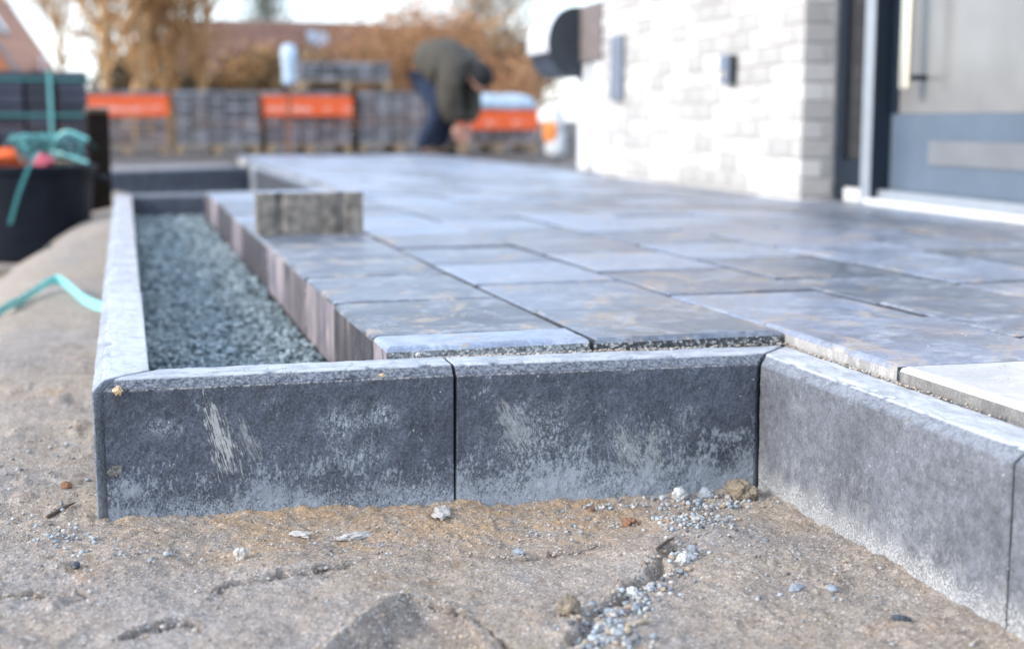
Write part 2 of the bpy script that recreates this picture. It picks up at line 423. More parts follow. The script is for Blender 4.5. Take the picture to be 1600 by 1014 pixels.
m_pside = paver_side('paver_side_streaked', (0.072, 0.068, 0.085), (0.21, 0.175, 0.18), (0.42, 0.35, 0.33))
m_pdust = paver_side('paver_side_dusty', (0.20, 0.195, 0.19), (0.29, 0.275, 0.26), (0.42, 0.40, 0.37))
m_pcut = paver_side('paver_side_aggregate', (0.10, 0.11, 0.115), (0.14, 0.15, 0.155), (0.25, 0.26, 0.26), aggregate=0.7)
m_pedge = simple('paver_dark_chamfer', (0.065, 0.068, 0.076), 0.9, 0.35, 60, spec=0.2)
m_block = simple('block_rough_side', (0.20, 0.18, 0.155), 0.9, 0.5, 28, 0.6)

def sand_mat():
    M = Mat('building_sand'); p = M.geo(); q = M.sep(p)
    n1 = M.noise(p, 3.2, 5, 0.6, 0.4); n2 = M.noise(p, 26, 5, 0.65); n3 = M.noise(p, 260, 4, 0.75); n4 = M.noise(p, 900, 2, 0.7)
    c = M.mix(M.ramp(n1, 0.32, 0.62), (0.365, 0.312, 0.272), (0.42, 0.338, 0.262))
    band = M.math('MULTIPLY', M.ramp(q[1], 1.72, 1.90), M.ramp(q[1], 2.05, 2.0))
    band = M.math('MULTIPLY', band, M.ramp(q[0], -0.15, 0.15)); band = M.math('MULTIPLY', band, M.ramp(q[0], 0.86, 0.66))
    band = M.math('MULTIPLY', band, M.ramp(n2, 0.36, 0.58))
    c = M.mix(M.math('MULTIPLY', band, 0.85), c, (0.43, 0.285, 0.165))
    oc = M.ramp(M.noise(M.vmath('ADD', p, (4, 7, 1)), 9, 5, 0.65, 0.8), 0.56, 0.72)
    c = M.mix(M.math('MULTIPLY', oc, 0.6), c, (0.37, 0.235, 0.13))
    gr = M.ramp(M.noise(M.vmath('ADD', p, (14, 3, 5)), 6, 4, 0.6), 0.50, 0.66)
    c = M.mix(M.math('MULTIPLY', gr, 0.35), c, (0.43, 0.405, 0.38))
    far = M.ramp(q[1], 10.5, 12.5); c = M.mix(far, c, (0.30, 0.27, 0.26))
    soil = M.ramp(M.math('ADD', q[1], M.math('MULTIPLY', n1, 2.0)), 14.6, 15.4)
    c = M.mix(soil, c, (0.085, 0.07, 0.06))
    at_ = M.node('ShaderNodeAttribute', attribute_name='hollow_shade').outputs['Fac']
    c = M.mix(M.math('MULTIPLY', at_, 0.75), c, (0.19, 0.155, 0.125))  # painted shade of hollows and cracks mixed into the sand colour
    k = M.math('MULTIPLY', M.ramp(n2, 0.3, 0.7, 0.86, 1.12), M.ramp(n3, 0.27, 0.73, 0.68, 1.30))
    k = M.math('MULTIPLY', k, M.ramp(n4, 0.27, 0.73, 0.68, 1.30))
    c = M.mix(1.0, c, M.comb(k, k, k), 'MULTIPLY')
    vo = M.voro(p, 520, 'F1', 'Color'); vq = M.sep(vo)
    c = M.mix(M.ramp(vq[0], 0.93, 0.95, 0, 0.8), c, (0.70, 0.68, 0.64)); c = M.mix(M.ramp(vq[1], 0.93, 0.95, 0, 0.7), c, (0.08, 0.08, 0.085))
    h = M.math('ADD', M.math('MULTIPLY', n3, 1.0), M.math('MULTIPLY', n4, 0.6))
    return M.set(c, 0.95, M.bump(h, 0.8, 0.0035), spec=0.2)
m_sand = sand_mat()

def stone_mat(name, cols):
    M = Mat(name); a = M.node('ShaderNodeAttribute', attribute_name='tone').outputs['Fac']
    c = cols[0]
    for i, cc in enumerate(cols[1:]):
        c = M.mix(M.ramp(a, (i + 0.6) / len(cols), (i + 1.0) / len(cols)), c, cc)
    n = M.noise(M.geo(), 300, 3); k = M.ramp(n, 0.3, 0.7, 0.8, 1.2)
    return M.set(M.mix(1.0, c, M.comb(k, k, k), 'MULTIPLY'), 0.8, M.bump(n, 0.4, 0.002))
m_gravel = stone_mat('basalt_chippings', [(0.10, 0.14, 0.152), (0.20, 0.262, 0.275), (0.32, 0.39, 0.40), (0.06, 0.085, 0.092), (0.46, 0.53, 0.54), (0.25, 0.295, 0.30)])
m_pebble = stone_mat('mixed_pebbles', [(0.30, 0.34, 0.37), (0.38, 0.37, 0.35), (0.46, 0.46, 0.45), (0.22, 0.25, 0.28), (0.38, 0.30, 0.22), (0.50, 0.47, 0.43), (0.13, 0.135, 0.145), (0.40, 0.44, 0.46)])
m_crumb = stone_mat('sand_crumbs', [(0.40, 0.35, 0.30), (0.46, 0.36, 0.26), (0.36, 0.33, 0.30), (0.50, 0.46, 0.42), (0.28, 0.22, 0.17)])

m_brick = simple('cream_brick', (0.575, 0.55, 0.52), 0.85, 0.10, 9, 0.3, objvar=0.24)
m_mortar = simple('pale_mortar', (0.51, 0.49, 0.465), 0.95, 0.10, 40)
m_anth = simple('anthracite_frame', (0.014, 0.022, 0.036), 0.4, 0.08, 30, spec=0.25)
m_greyframe = simple('post_lit_face_tone', (0.40, 0.43, 0.47), 0.35, 0.05, 20, metallic=0.3)
m_steel = simple('brushed_steel', (0.85, 0.78, 0.66), 0.28, 0.06, 60, metallic=1.0)
m_white = simple('white_paint', (0.78, 0.78, 0.77), 0.5, 0.05, 20)
m_doorpanel = simple('blue_grey_door_panel', (0.13, 0.17, 0.22), 0.22, 0.06, 5, spec=0.7)
m_reflect = simple('door_reflection_tone', (0.25, 0.255, 0.265), 0.4, 0.1, 8, metallic=0.3)  # pale tone painted for the reflection on the door
def glass_mat(name, col, rough, alpha=1.0):
    M = Mat(name); n = M.noise(M.co(), 3, 2)
    k = M.ramp(n, 0.3, 0.7, 0.9, 1.1)
    return M.set(M.mix(1.0, col, M.comb(k, k, k), 'MULTIPLY'), rough, spec=0.8)
m_frost = glass_mat('frosted_glass', (0.25, 0.245, 0.24), 0.2)
m_dglass = glass_mat('dark_window_glass', (0.03, 0.03, 0.032), 0.06)
m_wood = simple('pallet_wood', (0.36, 0.25, 0.15), 0.8, 0.3, 12, 0.3)
m_dwood = simple('tarred_post_wood', (0.016, 0.012, 0.010), 0.9, 0.3, 14, 0.4, spec=0.1)
m_pal_g = simple('stacked_grey_paver', (0.205, 0.207, 0.225), 0.85, 0.2, 12, 0.3, objvar=0.3)
m_pal_p = simple('stacked_mauve_paver', (0.185, 0.16, 0.172), 0.85, 0.2, 12, 0.3, objvar=0.35)
m_pal_d = simple('stacked_dark_paver', (0.038, 0.043, 0.062), 0.75, 0.2, 12, 0.3, objvar=0.35)
m_teal = simple('teal_plastic_strap', (0.035, 0.20, 0.195), 0.4, 0.15, 30)
m_tealp = simple('pale_teal_plastic_strap', (0.17, 0.47, 0.46), 0.4, 0.15, 30)
m_tub = simple('black_tub_plastic', (0.007, 0.010, 0.017), 0.5, 0.3, 10, spec=0.15)
m_orag = simple('orange_rag', (0.75, 0.13, 0.035), 0.9, 0.2, 14)
m_prag = simple('pink_rag', (0.72, 0.16, 0.22), 0.9, 0.2, 14)
m_film = simple('clear_blue_film', (0.45, 0.56, 0.66), 0.2, 0.2, 6, 0.4)
m_bottle = simple('pale_blue_plastic', (0.50, 0.62, 0.75), 0.3, 0.1, 8)
m_rust = simple('rusty_iron', (0.22, 0.085, 0.045), 0.85, 0.3, 30)
m_sack = simple('white_woven_sack', (0.66, 0.68, 0.70), 0.8, 0.1, 25)
m_sacko = simple('orange_sack_print', (0.78, 0.27, 0.07), 0.8, 0.1, 25)
m_mbdark = simple('mailbox_anthracite', (0.03, 0.042, 0.055), 0.3, 0.1, 10)
m_mblid = simple('mailbox_steel_lid', (0.80, 0.83, 0.86), 0.25, 0.05, 10)
m_mbboard = simple('mailbox_back_board', (0.20, 0.165, 0.155), 0.8, 0.2, 15)
m_plaque = simple('blue_grey_wall_plate', (0.20, 0.235, 0.29), 0.4, 0.1, 8)
m_bell = simple('bell_housing', (0.16, 0.21, 0.28), 0.4, 0.1, 10)
m_belld = simple('bell_housing_edge', (0.04, 0.05, 0.065), 0.4, 0.1, 10)

def band_mat():
    M = Mat('orange_printed_band'); v = M.co(); q = M.sep(v)
    br = M.node('ShaderNodeTexBrick'); M.put(br.inputs['Vector'], M.comb(M.math('MULTIPLY', q[0], 1.0), M.math('MULTIPLY', q[2], 1.0), 0.0))
    br.inputs['Scale'].default_value = 9.0; br.inputs['Mortar Size'].default_value = 0.04
    br.inputs['Color1'].default_value = (0, 0, 0, 1); br.inputs['Color2'].default_value = (1, 1, 1, 1); br.inputs['Mortar'].default_value = (0, 0, 0, 1)
    row = M.math('MULTIPLY', M.ramp(q[2], -0.075, -0.06), M.ramp(q[2], 0.0, -0.015))
    off = M.noise(M.comb(M.math('ADD', q[0], M.math('MULTIPLY', M.rnd(), 9.0)), 0.0, 0.0), 2.3, 1)
    mk = M.math('MULTIPLY', M.math('MULTIPLY', row, br.outputs['Color']), M.ramp(off, 0.46, 0.52))
    c = M.mix(mk, (0.86, 0.13, 0.03), (0.85, 0.75, 0.70))
    return M.set(c, 0.45)
m_band = band_mat()

m_jacket = simple('olive_grey_jacket', (0.072, 0.064, 0.050), 0.9, 0.25, 8, 0.3)
m_jeans = simple('blue_jeans', (0.02, 0.033, 0.07), 0.9, 0.25, 10, 0.2)
m_black = simple('black_knit', (0.012, 0.012, 0.014), 0.9, 0.2, 30)
m_boot = simple('brown_boots', (0.07, 0.045, 0.03), 0.8, 0.2, 20)
m_skin = simple('skin', (0.60, 0.33, 0.25), 0.5, 0.08, 20)
m_beard = simple('dark_hair', (0.02, 0.014, 0.01), 0.9, 0.2, 40)
m_eye = simple('eye_white', (0.75, 0.73, 0.70), 0.3, 0.02, 10)

# ------------------------------------------------------------------ ground
def seg_dist(P, pts):
    """signed distance (left of direction positive), distance and parameter to a polyline"""
    best = np.full(len(P), 1e9); sg = np.zeros(len(P)); par = np.zeros(len(P)); n = len(pts) - 1
    for i in range(n):
        a = np.array(pts[i]); b = np.array(pts[i + 1]); d = b - a; L2 = d @ d
        t = np.clip(((P - a) @ d) / L2, 0, 1); q = a + t[:, None] * d; e = P - q; dist = np.hypot(e[:, 0], e[:, 1])
        m = dist < best; best[m] = dist[m]; par[m] = (i + t[m]) / n
        sg[m] = np.sign(d[0] * e[m, 1] - d[1] * e[m, 0])
    return sg * best, best, par

def wob(P, a=0.006, sc=45, s=3):
    q = np.c_[P, np.zeros(len(P))]
    return P + a * np.c_[fbm(q, sc, 3, s), fbm(q, sc, 3, s + 9)]

LEDGES = [  # polyline, drop (towards camera side), reach
    ([(0.06, 1.690), (0.110, 1.706), (0.149, 1.711), (0.189, 1.718), (0.227, 1.716), (0.268, 1.745)], 0.010, 0.10),
    ([(-0.020, 1.535), (-0.004, 1.556), (0.014, 1.575), (0.035, 1.582), (0.049, 1.570), (0.064, 1.540)], 0.011, 0.05),
    ([(-0.175, 1.727), (-0.143, 1.723), (-0.102, 1.715), (-0.050, 1.680)], 0.007, 0.07),
    ([(0.42, 1.80), (0.50, 1.772), (0.58, 1.78), (0.63, 1.80)], 0.005, 0.06)]
FOOT = [(0.165, 1.44), (0.205, 1.48), (0.240, 1.525), (0.277, 1.572), (0.312, 1.601), (0.340, 1.588), (0.356, 1.545), (0.360, 1.49), (0.352, 1.40)]
TRENCH = [(0.440, 1.38), (0.494, 1.463), (0.529, 1.520), (0.563, 1.559), (0.603, 1.599), (0.645, 1.654), (0.687, 1.715), (0.725, 1.760)]

def in_foot(P):
    poly = FOOT + [(0.345, 1.1), (0.05, 1.1), (0.08, 1.40)]
    s_, d_, t_ = seg_dist(P, FOOT); ins = np.zeros(len(P), bool); n = len(poly)
    for i in range(n):
        (xa, ya), (xb, yb) = poly[i], poly[(i + 1) % n]
        c_ = ((ya > P[:, 1]) != (yb > P[:, 1])); xi = xa + (P[:, 1] - ya) * (xb - xa) / (yb - ya + 1e-12)
        ins ^= c_ & (P[:, 0] < xi)
    d2 = np.minimum(d_, np.abs(seg_dist(P, [FOOT[0], (0.08, 1.40), (0.05, 1.1)])[1]))
    return ins, d2

def ground_z(X, Y, fine=True):
    P = np.c_[X, Y]; Q = np.c_[X, Y, np.zeros(len(X))]
    z = -0.206 - 0.020 * sstep(0.1, 0.9, X) + 0.010 * fbm(Q, 4.2, 3, 43) * sstep(2.0, 1.8, Y)
    # left berm beside the planter kerb, then falling to a low trench
    bz = -0.150 - 0.05 * sstep(3.2, 2.0, Y) + 0.008 * fbm(Q, 4, 3, 40)
    z = bz + (z - bz) * np.maximum(sstep(-0.06, 0.09, X), sstep(2.12, 1.80, Y) * sstep(-0.45, -0.05, X))
    edge = -0.235 + 0.15 * sstep(6.0, 7.2, Y) - 0.25 * sstep(2.4, 1.6, Y) + 0.03 * fbm(Q, 3.1, 3, 60)
    fall = np.clip((edge + 0.06 - X) / 0.62, 0, 1) ** 1.35; fall = fall * (2 - fall) if False else sstep(0, 1, fall)
    low = -0.46 + 0.03 * fbm(Q, 2.0, 3, 70)
    z = z + (low - z) * fall
    # far yard comes up to about paving level
    yard = -0.065 + 0.012 * fbm(Q, 0.6, 3, 80)
    z = z + (yard - z) * np.maximum(sstep(11.2, 13.0, Y), np.maximum(sstep(9.0, 10.8, Y) * sstep(-0.35, -0.9, X), sstep(-4, -6, X)))
    # bed under paving and behind the kerbs
    inpav = ((X > 0.07) & (Y > 2.06)) | ((X > 1.0) & (Y > 0.2))
    z = np.where(inpav & (Y < 14.1) & ~((X < 0.97) & (Y > 7.16)), -0.19, z)
    if fine:
        near = (Y < 4) & (X < 1.05) & (X > -0.8)
        qn = Q[near]; pn = P[near]; h = 0.0050 * fbm(qn, 11, 4, 5) + 0.0020 * fbm(qn, 60, 2, 8) * sstep(3.0, 2.3, qn[:, 1]) + 0.0012 * fbm(qn, 170, 2, 12) * sstep(2.5, 2.1, qn[:, 1])
        # lumpy crumbs in patches
        patch = sstep(0.1, 0.6, fbm(qn, 7, 3, 21)); h += patch * 0.0022 * np.clip(fbm(qn, 130, 3, 22), 0, 2) * sstep(2.5, 2.1, qn[:, 1])
        h += sstep(-0.02, -0.10, pn[:, 0]) * 0.010 * np.clip(fbm(qn, 30, 3, 30) - 0.2, 0, 2) * sstep(3.6, 2.6, qn[:, 1])
        w = wob(wob(pn, 0.009, 22, 2), 0.0035, 110, 4)
        for pts, drop, reach in LEDGES:
            s_, d_, t_ = seg_dist(w, pts); env = sstep(0, 0.12, t_) * sstep(1, 0.88, t_) * (0.75 + 0.25 * vn(np.c_[t_ * 7, t_ * 0, t_ * 0] + reach * 99))
            h -= env * drop * 0.8 * np.where(s_ < 0, sstep(reach, 0.0, -s_), 0)
            h -= env * drop * 1.1 * sstep(0.0050, 0.0010, d_ * (1 + 0.5 * fbm(qn, 80, 3, 61)))
            h += env * drop * 0.35 * np.where(s_ >= 0, sstep(0.02, 0.0, s_), 0)
        ins, d_ = in_foot(w)
        h -= np.where(ins, 0.022 * sstep(0.0, 0.040, d_), 0.0)
        h += np.where(~ins, 0.006 * sstep(0.03, 0.0, d_), 0)
        s_, d_, t_ = seg_dist(wob(pn, 0.004, 90, 50), [(0.335, 1.585), (0.350, 1.55), (0.366, 1.51), (0.372, 1.46), (0.385, 1.40)]); h -= 0.008 * sstep(0.004, 0.001, d_)
        h -= 0.006 * sstep(0.004, 0.0, np.where(s_ < 0, d_, 1))
        s_, d_, t_ = seg_dist(w, TRENCH); env = sstep(0, 0.08, t_) * sstep(1, 0.85, t_) * (0.45 + 0.55 * np.sin(t_ * 19) ** 2)
        rg = 1 + 0.7 * fbm(qn, 75, 4, 64)
        h -= env * 0.019 * sstep(0.014, 0.001, d_ * (0.75 + 0.35 * rg)); h += env * rg * np.where(s_ > 0, 0.008 * sstep(0.05, 0.010, d_), 0.003 * sstep(0.03, 0.012, d_))
        s_, d_, t_ = seg_dist(w, [(0.70, 1.40), (0.73, 1.47), (0.79, 1.44), (0.84, 1.37)]); h -= 0.003 * sstep(0.005, 0.001, d_) * sstep(0, 0.2, t_) * sstep(1, 0.8, t_)
        # soft heap against the kerb
        h += 0.0022 * sstep(0.04, 0.0, np.abs(2.012 - pn[:, 1])) * (1 + 1.5 * fbm(qn, 60, 4, 90)) * (pn[:, 0] < 0.95) * (pn[:, 0] > -0.06)
        h += 0.006 * sstep(0.07, 0.0, np.abs(0.955 - pn[:, 0])) * (0.8 + 0.5 * fbm(qn, 45, 4, 91)) * (pn[:, 1] < 2.0)
        z[near] += h
    return z

def geom(a, b, step0, g, mx=1e9):
    out = []; x = a; s = step0
    sign = 1 if b > a else -1
    while (b - x) * sign > 0:
        x += sign * s; s = min(s * g, mx); out.append(x)
    return out
xs = np.array(sorted(geom(-0.62, -400, 0.01, 1.16) + list(np.arange(-0.62, 1.06, 0.0024)) + geom(1.06, 400, 0.02, 1.2)))
ys = np.array(sorted(geom(1.22, -300, 0.02, 1.3) + list(np.arange(1.22, 2.12, 0.0024)) + geom(2.12, 900, 0.004, 1.017, 40.0)))
GX, GY = np.meshgrid(xs, ys)
gz = ground_z(GX.ravel(), GY.ravel())
GV = np.c_[GX.ravel(), GY.ravel(), gz]
nx, ny = len(xs), len(ys)
idx = np.arange(nx * ny).reshape(ny, nx)
GF = np.stack([idx[:-1, :-1], idx[:-1, 1:], idx[1:, 1:], idx[1:, :-1]], -1).reshape(-1, 4)
gme = npmesh('ground', GV, GF, True)
hollow_shade = np.zeros(len(GV)); nr = (GV[:, 1] < 2.1) & (GV[:, 1] > 1.2) & (GV[:, 0] > -0.7) & (GV[:, 0] < 1.05)  # per-vertex darkening that paints shade into the footprint, trench and cracks
Pn = wob(wob(GV[nr, :2], 0.009, 22, 2), 0.0035, 110, 4); ins, d_ = in_foot(Pn); Qn = np.c_[Pn, np.zeros(len(Pn))]
dn = np.where(ins, sstep(0.0, 0.008, d_), 0.0) * (0.45 + 0.5 * sstep(-0.3, 0.4, fbm(Qn, 30, 3, 77))) * sstep(0.15, 0.03, d_)
dn = np.maximum(dn, 0.5 * sstep(0.011, 0.002, seg_dist(Pn, TRENCH)[1]) * sstep(-0.5, 0.3, fbm(Qn, 55, 3, 66)))
for pts, drop, reach in LEDGES:
    s2, d2, t2 = seg_dist(Pn, pts); dn = np.maximum(dn, 0.85 * sstep(0.0055, 0.001, d2) * sstep(0, 0.1, t2) * sstep(1, 0.9, t2))
    dn = np.maximum(dn, 0.30 * sstep(reach * 0.6, 0.0, d2) * (s2 < 0) * sstep(0, 0.1, t2) * sstep(1, 0.9, t2))
s2, d2, t2 = seg_dist(wob(GV[nr, :2], 0.004, 90, 50), [(0.335, 1.585), (0.350, 1.55), (0.366, 1.51), (0.372, 1.46), (0.385, 1.40)]); dn = np.maximum(dn, 0.95 * sstep(0.006, 0.002, d2))
hollow_shade[nr] = dn
at_ = gme.attributes.new('hollow_shade', 'FLOAT', 'POINT'); at_.data.foreach_set('value', hollow_shade.astype(np.float32))
ground = tag(link('ground', gme, m_sand), 'bare building sand ground around the unfinished paving', kind='structure')

def gz1(x, y): return float(ground_z(np.array([x]), np.array([y]))[0])

# ------------------------------------------------------------------ kerbs
def kerb_mesh(L, a0=0.0, a1=0.0, seed=0, nl=20, fine=False, w=0.08, h=0.25):
    """prism along +x, outer face y=0; a0/a1: slope of the end cuts per unit depth"""
    pr = []
    nf = 34 if fine else 8
    for i in range(nf): pr.append((0.0, -h + (h - 0.0155) * i / (nf - 1)))
    for i in range(1, 6): t = i / 5; pr.append((0.0170 * t, -0.0155 + 0.0150 * t))
    nt = 10 if fine else 4
    for i in range(1, nt): pr.append((0.0170 + (w - 0.0190) * i / (nt - 1), 0.0))
    pr += [(w, -0.003), (w, -h / 2), (w, -h)]
    pr = np.array(pr); m = len(pr)
    e = 0.0018; xsn = np.r_[0, e, np.linspace(e, L - e, nl)[1:-1], L - e, L]; n = len(xsn)
    V = np.zeros((n, m, 3)); cy, cz = w / 2, -h / 2
    for i, x in enumerate(xsn):
        p = pr.copy()
        if i in (0, n - 1): p = np.c_[cy + (p[:, 0] - cy) * (1 - 2 * e / w), cz + (p[:, 1] - cz) * (1 - 2 * e / h)]
        t = x / L
        V[i, :, 0] = x + a0 * p[:, 0] * (1 - t) + a1 * p[:, 0] * t; V[i, :, 1] = p[:, 0]; V[i, :, 2] = p[:, 1]
    Q = V.reshape(-1, 3) + np.array([seed * 3.7, 0, 0])
    d = 0.0006 * fbm(Q, 30, 3, seed) + (0.0005 * fbm(Q, 160, 3, seed + 5) if fine else 0)
    arr = np.exp(-((Q[:, 2] + 0.015) / 0.004) ** 2) + 0.8 * np.exp(-((Q[:, 2]) / 0.004) ** 2) * (Q[:, 1] < 0.03)
    chip = np.clip(fbm(Q, 48, 4, seed + 20) - 0.35, 0, 1) * 0.0075 * arr
    V2 = V.reshape(-1, 3).copy(); dd = d - chip
    ny_ = np.where(Q[:, 1] < 0.001, -1.0, np.where(Q[:, 1] < 0.0165, -0.7, 0.0)); nz_ = np.where(Q[:, 2] > -0.001, 1.0, np.where((Q[:, 2] > -0.015) & (Q[:, 1] < 0.0165), 0.7, 0.0))
    V2[:, 1] += ny_ * dd; V2[:, 2] += nz_ * dd
    F = []
    for i in range(n - 1):
        for j in range(m - 1):
            A = i * m + j; F.append([A, A + m, A + m + 1, A + 1])
        A = i * m; F.append([A + m - 1, A + 2 * m - 1, A + m, A])
    F.append(list(range(m))); F.append(list(range((n - 1) * m, n * m))[::-1])
    return pyd('kerb_stone', V2, F)

def kerb(name, label, stones_):
    k = empty(name, stones_[0][0], 0, label, 'kerb', 'kerbs edging the paving')
    bpy.context.view_layer.update()
    for (loc, rz, L, a0, a1, mat, lab, fine, tilt) in stones_:
        me = kerb_mesh(L, a0, a1, random.randint(0, 999), 110 if fine else 16, fine)
        o = link('kerb_stone', me, mat, k, Vector(loc) - Vector(stones_[0][0]), (tilt[0], tilt[1], rz))
        if lab: o['label'] = lab
    return k
FY = 2.015
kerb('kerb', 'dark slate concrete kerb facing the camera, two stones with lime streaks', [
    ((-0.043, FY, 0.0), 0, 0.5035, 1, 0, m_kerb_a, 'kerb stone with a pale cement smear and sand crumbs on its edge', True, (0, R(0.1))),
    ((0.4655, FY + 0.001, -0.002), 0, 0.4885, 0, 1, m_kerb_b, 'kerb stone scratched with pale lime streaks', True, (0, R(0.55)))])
# right kerb runs towards the camera
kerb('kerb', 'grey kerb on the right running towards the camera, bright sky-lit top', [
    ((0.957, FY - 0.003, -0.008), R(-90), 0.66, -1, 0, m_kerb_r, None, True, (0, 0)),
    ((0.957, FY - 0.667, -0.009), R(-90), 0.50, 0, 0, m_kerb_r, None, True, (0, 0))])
ls = []
y = 2.024
for i in range(10):
    L = 0.515; y2 = y + L
    ls.append(((-0.057 + random.uniform(-.0015, .0015) * (i > 0), y2, random.uniform(-0.002, 0.001)), R(-90), L, 0, -1 if i == 0 else 0, m_kerb_l, None, i < 2, (0, 0)))
    y = y2 + 0.003
kerb('kerb', 'long pale topped kerb receding along the left side of the gravel bed', ls)
YT1 = y - 0.08
kerb('kerb', 'dark kerb closing the far end of the gravel bed', [
    ((0.024, YT1 - 0.001, 0.0), 0, 0.455, 0, 0, m_kerb, None, False, (0, 0)), ((0.482, YT1, 0.0), 0, 0.476, 0, 0, m_kerb, None, False, (0, 0))])
ks = []; y = YT1 + 0.09
for i in range(9):
    ks.append(((0.962, y + 0.48, random.uniform(-0.002, 0.002)), R(-90), 0.477, 0, 0, m_kerb_k if i not in (8,) else m_kerb_l, None, False, (0, 0))); y += 0.48
kerb('kerb', 'receding kerb edging the paving beyond the gravel bed', ks)
yk = y
ts = []; a = math.atan2(0.85, 1.0); dx, dy = math.cos(a) * 0.5, math.sin(a) * 0.5
for i in range(3): ts.append(((0.955 - dx * (i + 1), yk - 0.02 - dy * (i + 1), -0.004), a, 0.497, 0, 0, m_kerb, None, False, (0, 0)))
kerb('kerb', 'farthest dark kerb running slantwise behind the gravel bed', ts)

# ------------------------------------------------------------------ paving
TH = 0.13
def paver_mesh(wx, wy, seed, b=0.0080, th=TH, plain_sides=''):
    r = random.Random(seed); j = lambda s=0.0011: r.uniform(-s, s)
    V = []; F = []
    rings = [(-th, 0.0), (-0.055, 0.0), (-b, 0.0), (-b * 0.35, b * 0.3), (0, b)]
    # four-corner rings with a notch-free outline and mid points so that edges wander a little
    for z, ins in rings:
        x0, x1, y0, y1 = ins, wx - ins, ins, wy - ins
        pts = [(x0, y0), ((x0 + x1) / 2, y0), (x1, y0), (x1, (y0 + y1) / 2), (x1, y1), ((x0 + x1) / 2, y1), (x0, y1), (x0, (y0 + y1) / 2)]
        for (x, y_) in pts: V.append((x + j(), y_ + j(), z + (j(0.0004) if z > -0.02 else 0)))
    for k in range(len(rings) - 1):
        for i in range(8):
            A = k * 8 + i; B = k * 8 + (i + 1) % 8; F.append([A, B, B + 8, A + 8])
    t = (len(rings) - 1) * 8; V.append((wx / 2, wy / 2, j(0.0008))); c = len(V) - 1
    for i in range(8): F.append([t + i, t + (i + 1) % 8, c])
    F.append(list(range(8))[::-1])
    me = pyd('paver', V, F)
    # slot 0 top + bevel, slot 1 sides, slot 2 face towards -y (cut aggregate)
    for p in me.polygons:
        n = p.normal
        zc = sum(me.vertices[i].co.z for i in p.vertices) / len(p.vertices)
        if n.z < 0.3 and zc < -b: p.material_index = 2 if n.y < -0.8 else 1
        elif zc < -b * 0.5: p.material_index = 0 if (('f' in plain_sides and n.y < -0.5) or ('l' in plain_sides and n.x < -0.5)) else 3      # darker lower half of the edge chamfer
    return me

paving = empty('paving', (0, 0, 0), 0, 'slate grey concrete paving laid in staggered columns up to the house', kind='structure')
CX = [0.376, 0.714, 1.052, 1.389, 1.725, 2.062, 2.398, 2.734, 3.071]
LEN = 0.4455
starts = {0: 2.243, 1: 2.475, 2: 1.765, 3: 2.42, 4: 2.23, 5: 2.47, 6: 2.25, 7: 2.46}
def wallx(Y):
    if Y > 5.66: return 2.855 + 0.0477 * (Y - 5.654) if Y < 9.3 else 9
    return 3.03
proto = {}
def put_paver(ci, x0, x1, y0, y1, seed=None, mats=None):
    wx, wy = x1 - x0 - 0.0080, y1 - y0 - 0.0085
    if wx < 0.02 or wy < 0.02: return
    plain_sides = ('f' if ci < 2 and y0 < 2.13 else '') + ('l' if ci == 0 or (ci == 2 and y0 < 2.1) else '')   # edges that stand free, chamfer left undarkened
    key = (round(wx, 3), round(wy, 3), random.randint(0, 3), plain_sides, ci == 0, mats)
    if key not in proto:
        me = paver_mesh(wx, wy, random.randint(0, 9999), plain_sides=plain_sides)
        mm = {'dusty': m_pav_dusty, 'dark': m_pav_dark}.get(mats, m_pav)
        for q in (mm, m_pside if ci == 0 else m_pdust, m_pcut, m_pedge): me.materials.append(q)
        proto[key] = me
    o = bpy.data.objects.new('paver', proto[key]); C.objects.link(o); o.parent = paving
    far = min(1, max(0, (y0 - 2) / 4))
    o.location = (x0 + 0.002 + random.uniform(-.0012, .0012), y0 + 0.002 + random.uniform(-.0012, .0012), 0.012 + random.uniform(-.0022, .0022))
    o.rotation_euler = (random.uniform(-.005, .005), random.uniform(-.006, .006), random.uniform(-.003, .003))
FAR = 14.2
for ci in range(8):
    x0, x1 = CX[ci], CX[ci + 1]
    ymin = 2.117 if ci < 2 else 0.55
    ymax = YT1 - 0.004 if ci < 2 else FAR
    y = starts[ci]
    while y - LEN > ymin - 0.25: y -= LEN
    if y > ymin + 0.0: put_paver(ci, x0, x1, ymin, y, mats='light' if ci < 2 else None)
    while y < ymax - 0.05:
        y0, y1 = max(y, ymin), min(y + LEN, ymax)
        if y0 < y1:
            xr = min(x1, wallx((y0 + y1) / 2) - 0.012, wallx(y0) - 0.012) if ci == 7 else x1
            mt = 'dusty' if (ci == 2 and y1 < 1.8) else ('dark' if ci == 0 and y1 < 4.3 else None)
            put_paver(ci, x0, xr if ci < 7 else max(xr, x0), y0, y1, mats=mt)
        y += LEN
# sandy bedding visible in the joints
bed = MB().box(0.380, 1.046, 2.122, YT1 - 0.01, -0.16, -0.034).box(1.056, 2.84, 0.555, 5.6, -0.16, -0.034).box(1.056, 2.84, 5.6, 14.19, -0.16, -0.034)
tag(bed.build('joint_sand', simple('joint_sand', (0.05, 0.047, 0.045), 0.95, 0.3, 60), paving), kind='stuff')

